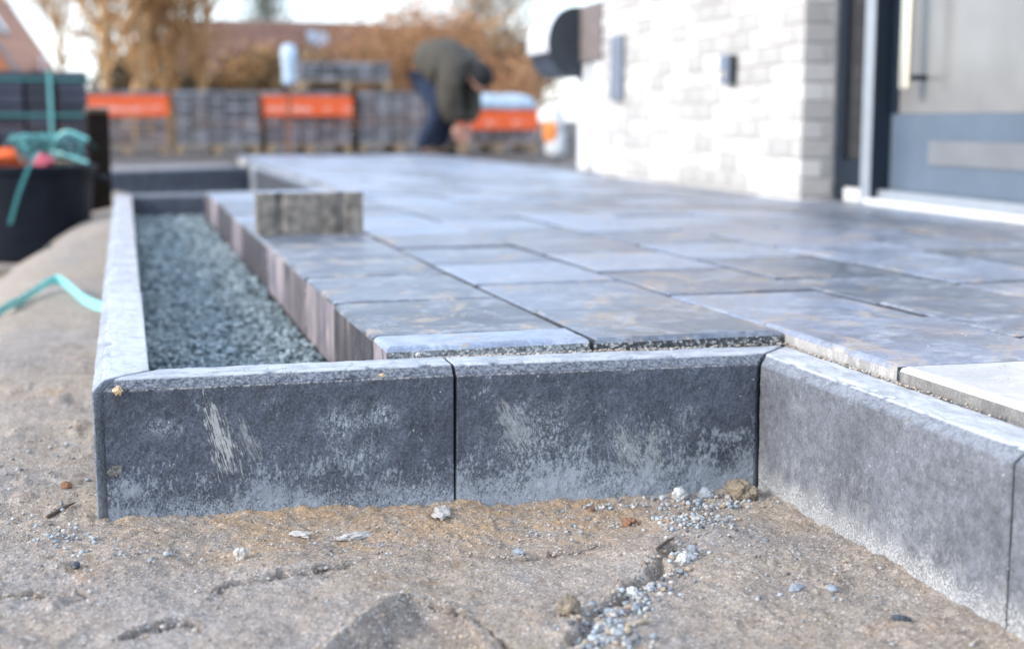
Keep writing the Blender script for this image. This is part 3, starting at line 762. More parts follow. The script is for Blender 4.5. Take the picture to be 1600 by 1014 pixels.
# gravel bed
def bed_gravel():
    P = []; r = []
    y = 2.097
    while y < YT1 - 0.003:
        s = 0.0078 if y < 2.9 else (0.0098 if y < 4 else (0.0135 if y < 5.5 else 0.018))
        n = int((0.376 - 0.022) / s)
        for lay in range(2):
            x = 0.022 + (np.arange(n) + 0.5) * s + rng.uniform(-0.4, 0.4, n) * s
            yy = y + rng.uniform(-0.5, 0.5, n) * s
            k = np.c_[x, yy, np.zeros(n)]; rr = rng.uniform(0.30, 0.78, n) * s
            k[:, 2] = -0.128 + 0.009 * fbm(k, 6, 3, 33) + 0.006 * fbm(k, 40, 2, 35) + lay * 0.5 * s + rng.uniform(0, 0.35, n) * s
            P.append(k); r.append(rr)
        y += s * 0.95
    P = np.concatenate(P); r = np.concatenate(r); m = (P[:, 0] > 0.028) & (P[:, 0] < 0.371) & (P[:, 1] > 2.099)
    return P[m], r[m]
gP, gR = bed_gravel()
tag(link('gravel', stones('gravel', gP, gR, 0.8), m_gravel), 'blue green basalt chippings filling the bed between kerb and paving', 'gravel', kind='stuff')
tag(MB().box(0.026, 0.373, 2.098, YT1 - 0.002, -0.22, -0.134).build('gravel_base', simple('dark_gravel_base', (0.05, 0.065, 0.07), 0.9, 0.3, 60)), 'dark fine grit packed under the chippings of the bed', 'gravel', kind='stuff')

# lone block lying on the paving
bk = empty('concrete_block', (0.383, 4.335, 0.0135), R(-1.0), 'loose rough grey brown concrete block left standing on the paving', 'block')
def block_mesh():
    nx_, nz_ = 26, 9; w, d, h = 0.322, 0.115, 0.128
    me = MB(); V = []; F = []
    rx = np.linspace(0, w, nx_)
    prof = [(0.0, 0.0), (0.0, 0.03), (0.0, 0.06), (0.0, 0.09), (0.0, h - 0.005), (0.005, h), (d - 0.004, h), (d, h - 0.005), (d, 0.0)]
    for x in rx:
        g = 0.016 * math.exp(-((x - 0.068) / 0.010) ** 2) + 0.016 * math.exp(-((x - 0.252) / 0.010) ** 2)
        for (y_, z) in prof: V.append((x, y_ + (g if y_ < 0.01 and z < h - 0.001 else 0) + random.uniform(-.0002, .0002), z + (random.uniform(-.0006, .0006) if z > 0.01 else 0)))
    m = len(prof)
    for i in range(nx_ - 1):
        for j in range(m): A = i * m + j; B = i * m + (j + 1) % m; F.append([A, A + m, B + m, B])
    F.append(list(range(m))); F.append(list(range((nx_ - 1) * m, nx_ * m))[::-1])
    o = pyd('block_body', V, F)
    for p in o.polygons: p.material_index = 1 if p.normal.z > 0.8 else (2 if p.normal.x > 0.8 else 0)  # top painted paler and right face darker, as the light falls
    return o
link('block_body', block_mesh(), [m_block, m_pav, m_pav_dark], bk)

# ------------------------------------------------------------------ house
house = empty('house', (2.855, 5.654, 0.0), math.atan2(-0.0477, 1), 'white brick house with a dark framed entrance beside the paving', 'house')
BL, BH, PJ, CH = 0.240, 0.0715, 0.2515, 0.0833
WL = 3.10
bm_full = MB().box(0, 0.10, 0, BL, 0, BH, 0.003).mesh('brick')
bm_half = MB().box(0, 0.10, 0, 0.1145, 0, BH, 0.003).mesh('brick')
bm_end = MB().box(0, 0.152, 0, 0.10, 0, BH, 0.003).mesh('brick')
for b_ in (bm_full, bm_half, bm_end): b_.materials.append(m_brick)
upper = MB()
for row in range(34):
    z = -0.055 + row * CH; yy = 0.0; odd = row % 2
    k = 0
    while yy < WL - 0.02:
        if k == 0: me, l = (bm_end, 0.10) if odd else (bm_full, BL)
        else: me, l = bm_full, BL
        if yy + l > WL: me, l = bm_half, 0.1145
        dxr = random.uniform(-0.0025, 0.0015)
        if row < 16:
            o = bpy.data.objects.new('brick', me); C.objects.link(o); o.parent = house; o.location = (dxr, yy, z)
        else: upper.box(dxr, 0.1, yy, yy + l, z, z + BH)
        yy += l + 0.0115; k += 1
    if not odd:
        if row < 16:
            o = MB().box(0, 0.05, 0.002, 0.1, 0, BH, 0.003).build('brick', m_brick, house, (0.102, 0, z))
        else: upper.box(0.102, 0.152, 0.002, 0.1, z, z + BH)
tag(upper.build('upper_brickwork', m_brick, house), kind='stuff')
MB().box(0.007, 0.6, 0.006, WL - 0.01, -0.2, 2.75).build('wall', m_mortar, house)
# entrance set back in its opening (local y runs away from the camera; opening lies at y < 0)
MB().box(0.62, 3.5, -3.4, WL - 0.02, -0.2, 2.72).build('wall', m_mortar, house)
MB().box(0.007, 0.6, -3.4, -1.75, -0.2, 2.75).build('wall', m_brick, house)
MB().box(0.007, 0.6, -1.74, 0.0, 2.15, 2.75).build('wall', m_brick, house)
MB().box(-0.4, 3.9, -3.8, WL + 0.4, 2.76, 2.95).build('roof', simple('roof_slab', (0.18, 0.18, 0.19), 0.8), house)
DX = 0.158
sl = MB().box(DX, DX + 0.055, -0.075, -0.004, 0.015, 2.14, 0.003).box(DX + 0.001, DX + 0.054, -0.285, -0.076, 0.075, 0.19, 0.003).box(DX + 0.001, DX + 0.054, -0.285, -0.076, 2.06, 2.139, 0.003).build('sidelight', m_anth, house)
MB().box(DX + 0.02, DX + 0.035, -0.284, -0.077, 0.191, 2.059).build('pane', m_dglass, sl)
MB().box(DX + 0.012, DX + 0.06, -0.283, -0.078, 0.012, 0.074, 0.002).build('sill', m_white, sl)
# post between sidelight and door
po = MB().box(DX - 0.012, DX + 0.085, -0.375, -0.2865, 0.013, 2.14, 0.004).build('door_post', m_anth, house)
MB().box(DX - 0.015, DX - 0.0121, -0.374, -0.2875, 0.014, 2.139).build('lit_face', m_greyframe, po)  # thin pale slab added to paint the sunlit face of the post
dr = MB().box(DX + 0.072, DX + 0.115, -1.73, -0.376, 0.075, 0.385, 0.003).build('door', m_doorpanel, house)
dr['label'] = 'frosted glass front door with blue grey lower panel'
MB().box(DX + 0.080, DX + 0.105, -1.73, -0.425, 0.386, 2.1).build('pane', m_frost, dr)
MB().box(DX + 0.066, DX + 0.117, -0.424, -0.3765, 0.386, 2.1, 0.003).build('stile', m_anth, dr)
MB().box(DX + 0.066, DX + 0.0719, -1.4, -0.70, 0.185, 0.28, 0.002).build('reflection_plate', m_reflect, dr)  # added plate standing in for a reflection across the lower panel
MB().box(DX - 0.02, DX - 0.004, -0.665, -0.60, 0.48, 1.75, 0.004).build('handle_bar', m_steel, dr)
MB().box(DX - 0.004, DX + 0.079, -0.645, -0.62, 0.515, 0.535, 0.002).build('handle_bracket', m_anth, dr)
MB().box(DX - 0.004, DX + 0.079, -0.645, -0.62, 1.66, 1.68, 0.002).build('handle_bracket', m_anth, dr)
MB().box(DX - 0.045, DX + 0.12, -1.735, -0.378, 0.013, 0.040, 0.004).build('threshold', m_white, house)
MB().box(DX + 0.02, DX + 0.12, -1.735, -0.378, 0.041, 0.074, 0.003).build('threshold', m_greyframe, house)
bl = MB().box(-0.05, -0.006, 0.775, 0.885, 0.535, 0.675, 0.006).build('doorbell', m_bell, house)
MB().box(-0.046, -0.005, 0.764, 0.7745, 0.537, 0.673, 0.003).build('bell_side', m_belld, bl)
MB().box(-0.053, -0.0505, 0.81, 0.85, 0.56, 0.60, 0.001).build('bell_button', m_steel, bl)
pq = MB().box(-0.03, -0.004, 2.63, 2.86, 0.48, 0.88, 0.006).build('wall_plate', m_plaque, house)
MB().box(-0.034, -0.0305, 2.66, 2.83, 0.52, 0.84, 0.002).build('plate_face', m_plaque, pq)

# mailbox on two posts in front of the far end of the wall
mbx = empty('mailbox', (3.03, 9.33, 0.05), R(-2.7), 'rounded mailbox with bright lid and dark side on two white posts', 'mailbox')
def dprofile(r0, d, n=12):
    return [(-d * math.sin(math.pi * i / n) ** 0.8, -r0 * math.cos(math.pi * i / n)) for i in range(n + 1)]
def mb_shell():
    pr = dprofile(0.235, 0.215); n = len(pr); V = []; F = []; Ls = (0.012, 0.62)
    for y_ in Ls:
        for (x, z) in pr: V.append((x, y_, z + 0.835))
    for i in range(n - 1): F.append([i, i + 1, n + i + 1, n + i])
    F.append([n - 1, 0, n, 2 * n - 1]); F.append(list(range(n))); F.append(list(range(n, 2 * n))[::-1])
    me = pyd('box_body', V, F)
    return me
link('box_body', mb_shell(), m_mbdark, mbx)
pr = dprofile(0.241, 0.221); top = pr[5:]; lid = MB(); n = len(top)
inner = dprofile(0.236, 0.216)[5:]
V = [(x, y_, z + 0.835) for y_ in (0.02, 0.64) for (x, z) in top] + [(x, y_, z + 0.835) for y_ in (0.02, 0.64) for (x, z) in inner]; F = []
for i in range(n - 1):
    F += [[i, n + i, n + i + 1, i + 1], [2 * n + i, 2 * n + i + 1, 3 * n + i + 1, 3 * n + i], [i, i + 1, 2 * n + i + 1, 2 * n + i], [n + i, 3 * n + i, 3 * n + i + 1, n + i + 1]]
F += [[0, 2 * n, 3 * n, n], [n - 1, 2 * n - 1, 4 * n - 1, 3 * n - 1]]
lid.add(V, F).build('lid', m_mblid, mbx)
MB().box(-0.158, 0.002, 0.0, 0.0115, 0.0, 0.001)
sp = dprofile(0.243, 0.225); V = [(x, y_, z + 0.835) for y_ in (0.0, 0.0115) for (x, z) in sp]; n = len(sp)
MB().add(V, [list(range(n)), list(range(n, 2 * n))[::-1]] + [[i, n + i, n + (i + 1) % n, (i + 1) % n] for i in range(n)]).build('side_panel', m_mbdark, mbx)
MB().box(0.003, 0.028, -0.50, 0.66, 0.70, 1.075, 0.003).build('back_board', m_mbboard, mbx)
MB().box(0.03, 0.14, -0.48, -0.22, -0.036, 1.0, 0.004).build('post', m_white, mbx)
MB().box(0.03, 0.10, -0.08, 0.16, -0.036, 1.0, 0.004).build('post', m_white, mbx)

# ------------------------------------------------------------------ building materials in the yard
YZ = -0.06
def paver_stack(label, x0, x1, y0, rows, mat, band=False, film=False, z0=YZ, cols=5, dep=2, gap=0.019, group='pallets of pavers in the yard', straps=False, name='paver_pallet', pw=0.085):
    st = empty(name, ((x0 + x1) / 2, y0, z0), 0, label, 'pallet', group); w = x1 - x0; D = 0.84
    z = 0.003
    for k in range(3):
        xb = -w / 2 + 0.05 + k * (w - 0.1) / 2
        MB().box(xb - 0.05, xb + 0.05, 0, D, z, z + 0.02).build('runner_board', m_wood, st)
        for q in range(2): MB().box(xb - 0.049, xb + 0.049, 0.002 + q * (D - 0.144), 0.142 + q * (D - 0.144), z + 0.0202, z + 0.092).build('pallet_block', m_wood, st)
    for k in range(5):
        yb = k * (D - 0.1) / 4; MB().box(-w / 2, w / 2, yb, yb + 0.1, z + 0.0925, z + 0.113).build('deck_board', m_wood, st)
    zb = 0.118; pit = w / cols
    me = MB().box(0, pit - 0.026, 0, D / dep - 0.02, 0, pw - gap, 0.005).mesh('paver'); me.materials.append(mat)
    for r_ in range(rows):
        for c_ in range(cols):
            for d_ in range(dep):
                o = bpy.data.objects.new('paver', me); C.objects.link(o); o.parent = st
                o.location = (-w / 2 + 0.014 + c_ * pit + random.uniform(-.006, .006), 0.01 + d_ * D / dep + random.uniform(-.006, .006), zb + r_ * pw)
    zt = zb + rows * pw - 0.010
    if band:
        e = 0.012; b0, b1 = zt - 0.32, zt - 0.07
        bb = MB()
        bb.box(-w / 2 - e, w / 2 + e, -e - 0.003, -e, -0.125, 0.125).box(-w / 2 - e, w / 2 + e, D + e, D + e + 0.003, -0.125, 0.125)
        bb.box(-w / 2 - e - 0.003, -w / 2 - e - 0.0002, -e, D + e, -0.125, 0.125).box(w / 2 + e + 0.0002, w / 2 + e + 0.003, -e, D + e, -0.125, 0.125)
        bb.build('printed_band', m_band, st, (0, 0, (b0 + b1) / 2))
    if film:
        V = []; n = 14; F = []
        for i in range(n):
            for j in range(n):
                a, b = i / (n - 1), j / (n - 1); ed = min(a, 1 - a, b, 1 - b)
                V.append((-w / 2 - 0.02 + a * (w + 0.04), -0.02 + b * (D + 0.04), zt + 0.01 + 0.13 * min(1, ed * 6) ** 0.5 + random.uniform(-.012, .012) - (0.06 if ed == 0 else 0)))
        for i in range(n - 1):
            for j in range(n - 1): A = i * n + j; F.append([A, A + n, A + n + 1, A + 1])
        o = link('cover_film', pyd('cover_film', V, F, True), m_film, st); mo = o.modifiers.new('thick', 'SOLIDIFY'); mo.thickness = 0.004
    if straps:
        for zz in (zt - 0.06, zt - 0.33):
            sb = MB(); e = 0.012
            sb.box(-w / 2 - e, w / 2 + e, -e - 0.004, -e, zz - 0.010, zz + 0.010).box(-w / 2 - e, w / 2 + e, D + e, D + e + 0.004, zz - 0.010, zz + 0.010)
            sb.box(-w / 2 - e - 0.004, -w / 2 - e - .0003, -e, D + e, zz - 0.010, zz + 0.010).box(w / 2 + e + .0003, w / 2 + e + 0.004, -e, D + e, zz - 0.010, zz + 0.010)
            sb.build('strap', m_teal, st)
        for xx in (w / 2 - 0.27, -w / 2 + 0.3):
            MB().box(xx - 0.013, xx + 0.013, -0.022, -0.0175, 0.1, zt + 0.012).box(xx - 0.013, xx + 0.013, -0.0174, D + 0.017, zt + 0.008, zt + 0.012).build('strap', m_tealp, st)
    return st, z0 + zt
paver_stack('leftmost pallet of mauve pavers wrapped with an orange printed band', -0.46, 0.53, 18, 8, m_pal_p, band=True)
paver_stack('unwrapped pallet of grey pavers between the two left orange bands', 0.60, 1.64, 18, 8, m_pal_g)
_, zt3 = paver_stack('orange banded pallet of mauve pavers with a second pallet above it', 1.72, 2.80, 18, 8, m_pal_p, band=True)
paver_stack('bare pallet of dark grey pavers just left of the bending person', 2.90, 3.95, 18.05, 8, m_pal_g)
paver_stack('orange banded pallet right of the person covered with pale blue film', 4.22, 5.26, 18, 6, m_pal_p, band=True, film=True)
paver_stack('half height pallet of light grey pavers set on top of the others', 2.17, 3.34, 18.1, 3, m_pal_g, z0=zt3 + 0.006)
paver_stack('big dark navy paver stack tied with teal straps on the left', -1.40, -0.265, 11.5, 8, m_pal_d, z0=YZ, straps=True, gap=0.006)

# tub with packing waste
TZ = gz1(-0.5, 8.0)
tub = empty('mortar_tub', (-0.49, 7.95, TZ), 0, 'round black plastic mortar tub full of packing waste on the sand', 'tub')
MB().lathe([(0.0, 0.0), (0.265, 0.0), (0.285, 0.02), (0.325, 0.46), (0.345, 0.47), (0.347, 0.50), (0.322, 0.505), (0.312, 0.46), (0.272, 0.03), (0.0, 0.03)], 40, cap=False).build('tub_wall', m_tub, tub, smooth=False)
for sx in (-1, 1):
    MB().tube(smooth_path([(sx * 0.33, -0.09, 0.43), (sx * 0.385, -0.07, 0.43), (sx * 0.39, 0.0, 0.43), (sx * 0.385, 0.07, 0.43), (sx * 0.33, 0.09, 0.43)], 5), 0.012, 8).build('tub_handle', m_tub, tub)
TT = TZ + 0.50
def rag(label, loc, r, mat, cat='rag'):
    bm = bmesh.new(); bmesh.ops.create_icosphere(bm, subdivisions=3, radius=1)
    P = np.array([v.co[:] for v in bm.verts]); n = fbm(P + loc[0] * 9, 1.6, 3, 5)
    for v, k in zip(bm.verts, n): v.co = Vector((v.co.x * r[0], v.co.y * r[1], v.co.z * r[2])) * (1 + 0.35 * k)
    me = bpy.data.meshes.new('rag'); bm.to_mesh(me); bm.free()
    return tag(link('crumpled_rag', me, mat, None, loc), label, cat, 'rags thrown into the tub')
rag('crumpled orange plastic lying on the black tub', (-0.60, 7.82, TT + 0.03), (0.11, 0.09, 0.06), m_orag)
rag('small crumpled pink rag lying on the black tub', (-0.42, 7.78, TT + 0.025), (0.06, 0.06, 0.04), m_prag)
rag('crumpled black plastic sheet filling the inside of the tub', (-0.52, 7.95, TT - 0.06), (0.27, 0.27, 0.08), m_tub, 'plastic')
sbn = empty('strap_bundle', (-0.40, 7.85, TT), 0, 'tangled bundle of teal plastic straps heaped on the black tub', 'straps')
rs = random.Random(4)
for k in range(22):
    a = rs.uniform(0, 6.28); r_ = rs.uniform(0.10, 0.22); tl = rs.uniform(-0.5, 0.9); pts = []
    cx_, cy_ = rs.uniform(-0.10, 0.12), rs.uniform(-0.10, 0.08)
    for i in range(9):
        t = i / 8 * rs.uniform(3.0, 4.6); pts.append((cx_ + r_ * math.cos(a + t) * 0.8, cy_ + r_ * math.sin(a + t) * 0.6, 0.06 + 0.10 * math.sin(t * 0.9) + tl * 0.04 * math.cos(t)))
    MB().ribbon(smooth_path(pts, 4), 0.011, 0.0012, side=(lambda tw, ph: (lambda t: (math.cos(ph + tw * t), math.sin(ph + tw * t), 0.6)))(rs.uniform(-5, 5), rs.uniform(0, 6))).build('strap', m_teal if k % 3 else m_tealp, sbn)
MB().ribbon(smooth_path([(0.0, -0.05, 0.06), (-0.02, -0.22, 0.08), (-0.06, -0.31, 0.02), (-0.12, -0.345, -0.12), (-0.17, -0.36, -0.28)], 5), 0.020, 0.0015, side=(1, 0.1, 0)).build('strap', m_teal, sbn)
for (ax, az) in ((0.22, 0.14), (0.215, 0.02)):
    MB().ribbon(smooth_path([(0.02, -0.05, 0.08), (0.1, -0.12, az + 0.04), (ax, -0.16, az)], 5), 0.016, 0.0015, side=(0, 0.4, 1)).build('strap', m_tealp, sbn)
# strap lying on the berm
def strap_ground(label, pts, w, mat):
    P = [(x, y_, gz1(x, y_) + dz) for x, y_, dz in pts]
    return tag(MB().ribbon(smooth_path(P, 6), w, 0.0016, side=lambda t: (0.15, -0.3, 1.0)).build('plastic_strap', mat), label, 'strap', 'loose straps on the sand')
strap_ground('pale teal packing strap bent across the sand berm beside the kerb', [(-0.62, 3.55, 0.02), (-0.36, 4.0, 0.012), (-0.30, 4.2, 0.014), (-0.243, 4.43, 0.03), (-0.212, 4.46, 0.035), (-0.18, 4.36, 0.025), (-0.125, 4.08, 0.018), (-0.07, 3.92, 0.014)], 0.030, simple('cyan_plastic_strap', (0.30, 0.68, 0.66), 0.35, 0.1, 30))
strap_ground('dark teal strap lying on the low ground before the tub', [(-0.95, 6.35, 0.012), (-0.75, 6.6, 0.012), (-0.52, 6.95, 0.012), (-0.36, 7.25, 0.012)], 0.022, m_teal)
# post
pz = gz1(-0.15, 8.55)
pst = empty('wooden_post', (-0.148, 8.62, pz), R(8), 'short dark square timber post beside the black tub', 'post')
MB().box(-0.062, 0.062, -0.06, 0.06, -0.1, 0.40 - pz, 0.006).build('post_shaft', m_dwood, pst)
MB().box(-0.064, 0.064, -0.062, 0.062, 0.401 - pz, 0.43 - pz, 0.008).build('post_cap', simple('post_cap_wood', (0.10, 0.08, 0.06), 0.8), pst)
# rod with bottle
rd = empty('marker_rod', (1.70, 15.3, YZ), 0, 'rusty iron rod capped with a pale blue plastic bottle', 'marker')
MB().tube([(0, 0, -0.1), (0.01, 0, 0.5), (0.02, 0, 0.95)], 0.017, 8).build('rod', m_rust, rd)
MB().lathe([(0.03, 0.78), (0.068, 0.80), (0.075, 0.84), (0.066, 0.93), (0.075, 1.0), (0.085, 1.1), (0.075, 1.18), (0.04, 1.215), (0.0, 1.22)], 16, (0.02, 0)).build('bottle', m_bottle, rd, smooth=True)
# sack
def sack(loc):
    s = empty('cement_sack', loc, R(-35), 'white and orange sack propped beside the right pallet', 'sack')
    def blob(z0, z1, r):
        bm = bmesh.new(); bmesh.ops.create_cube(bm, size=1); bmesh.ops.subdivide_edges(bm, edges=list(bm.edges), cuts=6, use_grid_fill=True)
        P = np.array([v.co[:] for v in bm.verts]); nn = fbm(P, 2.5, 3, 8)
        for v, k in zip(bm.verts, nn):
            c = v.co; q = c.normalized() * 0.62; c = c * 0.55 + q * 0.45
            v.co = Vector((c.x * r[0], c.y * r[1], z0 + (c.z + 0.5) * (z1 - z0))) * (1 + 0.0 * k) + Vector((0, 0, 0.02 * k))
        me = bpy.data.meshes.new('sack_body'); bm.to_mesh(me); bm.free()
        for p in me.polygons: p.use_smooth = True
        return me
    s.scale = (0.62, 0.62, 0.85)
    link('sack_body', blob(0.0, 0.33, (0.34, 0.3)), m_sack, s)
    link('sack_top', blob(0.28, 0.68, (0.30, 0.26)), m_sack, s)
    link('printed_panel', blob(0.18, 0.48, (0.30, 0.34)), m_sacko, s, (-0.06, 0, 0))
sack((5.08, 16.6, YZ))

# ------------------------------------------------------------------ person
def skin_obj(name, verts, edges, mat, parent, loc=(0, 0, 0), sub=2, root=0):
    me = bpy.data.meshes.new(name); me.from_pydata([v[:3] for v in verts], edges, []); me.update()
    o = link(name, me, mat, parent, loc)
    mo = o.modifiers.new('skin', 'SKIN'); mo.use_smooth_shade = True
    for i, v in enumerate(verts):
        r_ = v[3] if isinstance(v[3], tuple) else (v[3], v[3])
        me.skin_vertices[0].data[i].radius = r_
        me.skin_vertices[0].data[i].use_root = (i == root)
    sb = o.modifiers.new('sub', 'SUBSURF'); sb.levels = sub; sb.render_levels = sub
    return o
PX, PY, PZ = 3.40, 15.5, YZ
per = empty('person', (PX, PY, PZ), R(-46), 'person in olive jacket, dark cap and jeans bending down to the ground', 'person')
def body_v(k, extra=0.0):
    return k
sp = [(-0.15, 0, 0.93), (-0.02, 0, 1.03), (0.12, 0, 1.04), (0.26, 0, 0.97), (0.36, 0, 0.90), (0.43, 0, 0.85)]
bv = [(*sp[0], 0.13), (*sp[1], 0.12), (*sp[2], 0.125), (*sp[3], 0.13), (*sp[4], 0.06), (*sp[5], 0.06)]
be = [(0, 1), (1, 2), (2, 3), (3, 4), (4, 5)]
def limb(parent, pts):
    p = parent
    for q in pts: bv.append(q); be.append((p, len(bv) - 1)); p = len(bv) - 1
for s in (-1, 1):
    limb(3, [(0.28, s * 0.17, 0.90, 0.062), (0.24, s * 0.21, 0.65, 0.045), (0.26, s * 0.10, 0.40, 0.033), (0.265, s * 0.085, 0.33, 0.03)])
    limb(0, [(-0.14, s * 0.10, 0.86, 0.09), (0.10, s * 0.12, 0.50, 0.06), (-0.12, s * 0.13, 0.10, 0.045), (-0.03, s * 0.135, 0.045, 0.035), (0.09, s * 0.14, 0.035, 0.03)])
skin_obj('body', bv, be, m_skin, per)
# head (local frame then rotated to hang down and forward)
def head_mesh():
    bm = bmesh.new(); bmesh.ops.create_uvsphere(bm, u_segments=28, v_segments=20, radius=1)
    for v in bm.verts:
        x, y_, z = v.co
        q = Vector((x * 0.098, y_ * 0.078, z * 0.118))
        if x > 0 and z < 0: q.x *= 1 + 0.10 * (-z); q.y *= 1 - 0.25 * (-z)
        q.x += 0.028 * max(0, x) ** 8 * math.exp(-((z + 0.12) / 0.2) ** 2 - (y_ / 0.18) ** 2) * 1.0
        q.x -= 0.012 * math.exp(-((z - 0.12) / 0.12) ** 2) * (math.exp(-((y_ - 0.38) / 0.18) ** 2) + math.exp(-((y_ + 0.38) / 0.18) ** 2)) * (x > 0)
        q.x += 0.008 * math.exp(-((z + 0.5) / 0.08) ** 2 - (y_ / 0.3) ** 2) * (x > 0)
        v.co = q
    me = bpy.data.meshes.new('head'); bm.to_mesh(me); bm.free()
    for p in me.polygons: p.use_smooth = True
    return me
HROT = (0, R(52), R(-40))
hd = link('head', head_mesh(), m_skin, per, (0.52, -0.03, 0.82), HROT); hd.scale = (1.32, 1.32, 1.32)
for s in (-1, 1):
    MB().lathe([(0.0, -0.012), (0.008, -0.008), (0.012, 0), (0.008, 0.008), (0.0, 0.012)], 10, cap=False).build('eye', m_eye, hd, (0.086, s * 0.031, 0.014))
    MB().lathe([(0.0, -0.033), (0.012, -0.024), (0.017, 0), (0.012, 0.024), (0.0, 0.033)], 10, cap=False).build('ear', m_skin, hd, (0.0, s * 0.078, -0.005))
def part_sphere(name, r, zmin, zmax, mat, parent, loc=(0, 0, 0), xmin=-9):
    bm = bmesh.new(); bmesh.ops.create_uvsphere(bm, u_segments=24, v_segments=18, radius=1)
    bmesh.ops.delete(bm, geom=[v for v in bm.verts if v.co.z < zmin or v.co.z > zmax or v.co.x < xmin], context='VERTS')
    for v in bm.verts: v.co = Vector((v.co.x * r[0], v.co.y * r[1], v.co.z * r[2]))
    me = bpy.data.meshes.new(name); bm.to_mesh(me); bm.free()
    for p in me.polygons: p.use_smooth = True
    o = link(name, me, mat, parent, loc); m_ = o.modifiers.new('t', 'SOLIDIFY'); m_.thickness = 0.008; return o
part_sphere('cap', (0.112, 0.092, 0.135), 0.12, 9, m_black, hd)
part_sphere('beard', (0.104, 0.078, 0.125), -9, -0.42, m_beard, hd, xmin=-0.25)
# jacket
jv = [(-0.16, 0, 0.88, 0.27), (-0.04, 0, 0.98, 0.29), (0.10, 0, 0.98, 0.31), (0.25, 0, 0.92, 0.29), (0.38, 0, 0.88, 0.16)]; je = [(0, 1), (1, 2), (2, 3), (3, 4)]
per.scale = (1.08, 1.08, 1.06)
bv, be = jv, je
for s in (-1, 1):
    limb(3, [(0.27, s * 0.18, 0.82, 0.17), (0.235, s * 0.215, 0.62, 0.145), (0.255, s * 0.125, 0.43, 0.115), (0.262, s * 0.105, 0.37, 0.10)])
jo = skin_obj('jacket', jv, je, m_jacket, per)
tx = bpy.data.textures.new('folds', 'CLOUDS'); tx.noise_scale = 0.11
dm_ = jo.modifiers.new('folds', 'DISPLACE'); dm_.texture = tx; dm_.strength = 0.07; dm_.mid_level = 0.5
tv = [(-0.12, 0, 0.88, 0.15)]; te = []; bv, be = tv, te
for s in (-1, 1): limb(0, [(-0.11, s * 0.10, 0.80, 0.135), (0.10, s * 0.125, 0.50, 0.118), (-0.115, s * 0.132, 0.16, 0.09), (-0.12, s * 0.132, 0.09, 0.085)])
skin_obj('jeans', tv, te, m_jeans, per)
for s in (-1, 1):
    skin_obj('boot', [(-0.12, s * 0.13, 0.14, 0.058), (-0.12, s * 0.13, 0.055, 0.055), (-0.02, s * 0.135, 0.045, 0.045), (0.11, s * 0.14, 0.04, 0.038)], [(0, 1), (1, 2), (2, 3)], m_boot, per)
    hv = [(0.264, s * 0.09, 0.34, 0.05), (0.27, s * 0.082, 0.28, (0.04, 0.062)), (0.272, s * 0.078, 0.24, (0.038, 0.062))]; hee = [(0, 1), (1, 2)]
    h_o = skin_obj('hand', hv, hee, m_skin, per)
    for f_ in range(4):
        xo = 0.272 + (f_ - 1.5) * 0.023; ln = (0.068, 0.082, 0.078, 0.060)[f_]
        skin_obj('finger', [(xo, s * 0.078, 0.245, 0.012), (xo + 0.004, s * 0.070, 0.24 - ln * 0.5, 0.0115), (xo + 0.006, s * 0.050, 0.24 - ln * 0.85, 0.0105), (xo + 0.005, s * 0.034, 0.24 - ln * 0.95, 0.010)], [(0, 1), (1, 2), (2, 3)], m_skin, h_o, sub=1)
    skin_obj('finger', [(0.295, s * 0.075, 0.295, 0.014), (0.322, s * 0.060, 0.265, 0.013), (0.328, s * 0.044, 0.235, 0.011)], [(0, 1), (1, 2)], m_skin, h_o, sub=1)

# ------------------------------------------------------------------ background: houses, trees, shrubs
m_tile = simple('red_brown_roof_tile', (0.17, 0.09, 0.065), 0.85, 0.25, 3, 0.3, objvar=0.15)
m_tile2 = simple('dark_roof_tile', (0.11, 0.085, 0.085), 0.85, 0.25, 3, 0.3, objvar=0.15)
m_rbrick = simple('red_brick_far', (0.55, 0.23, 0.12), 0.9, 0.2, 6)
m_fwin = glass_mat('far_window_glass', (0.25, 0.3, 0.36), 0.1)
m_gut = simple('grey_verge', (0.22, 0.21, 0.22), 0.7, 0.1, 5)

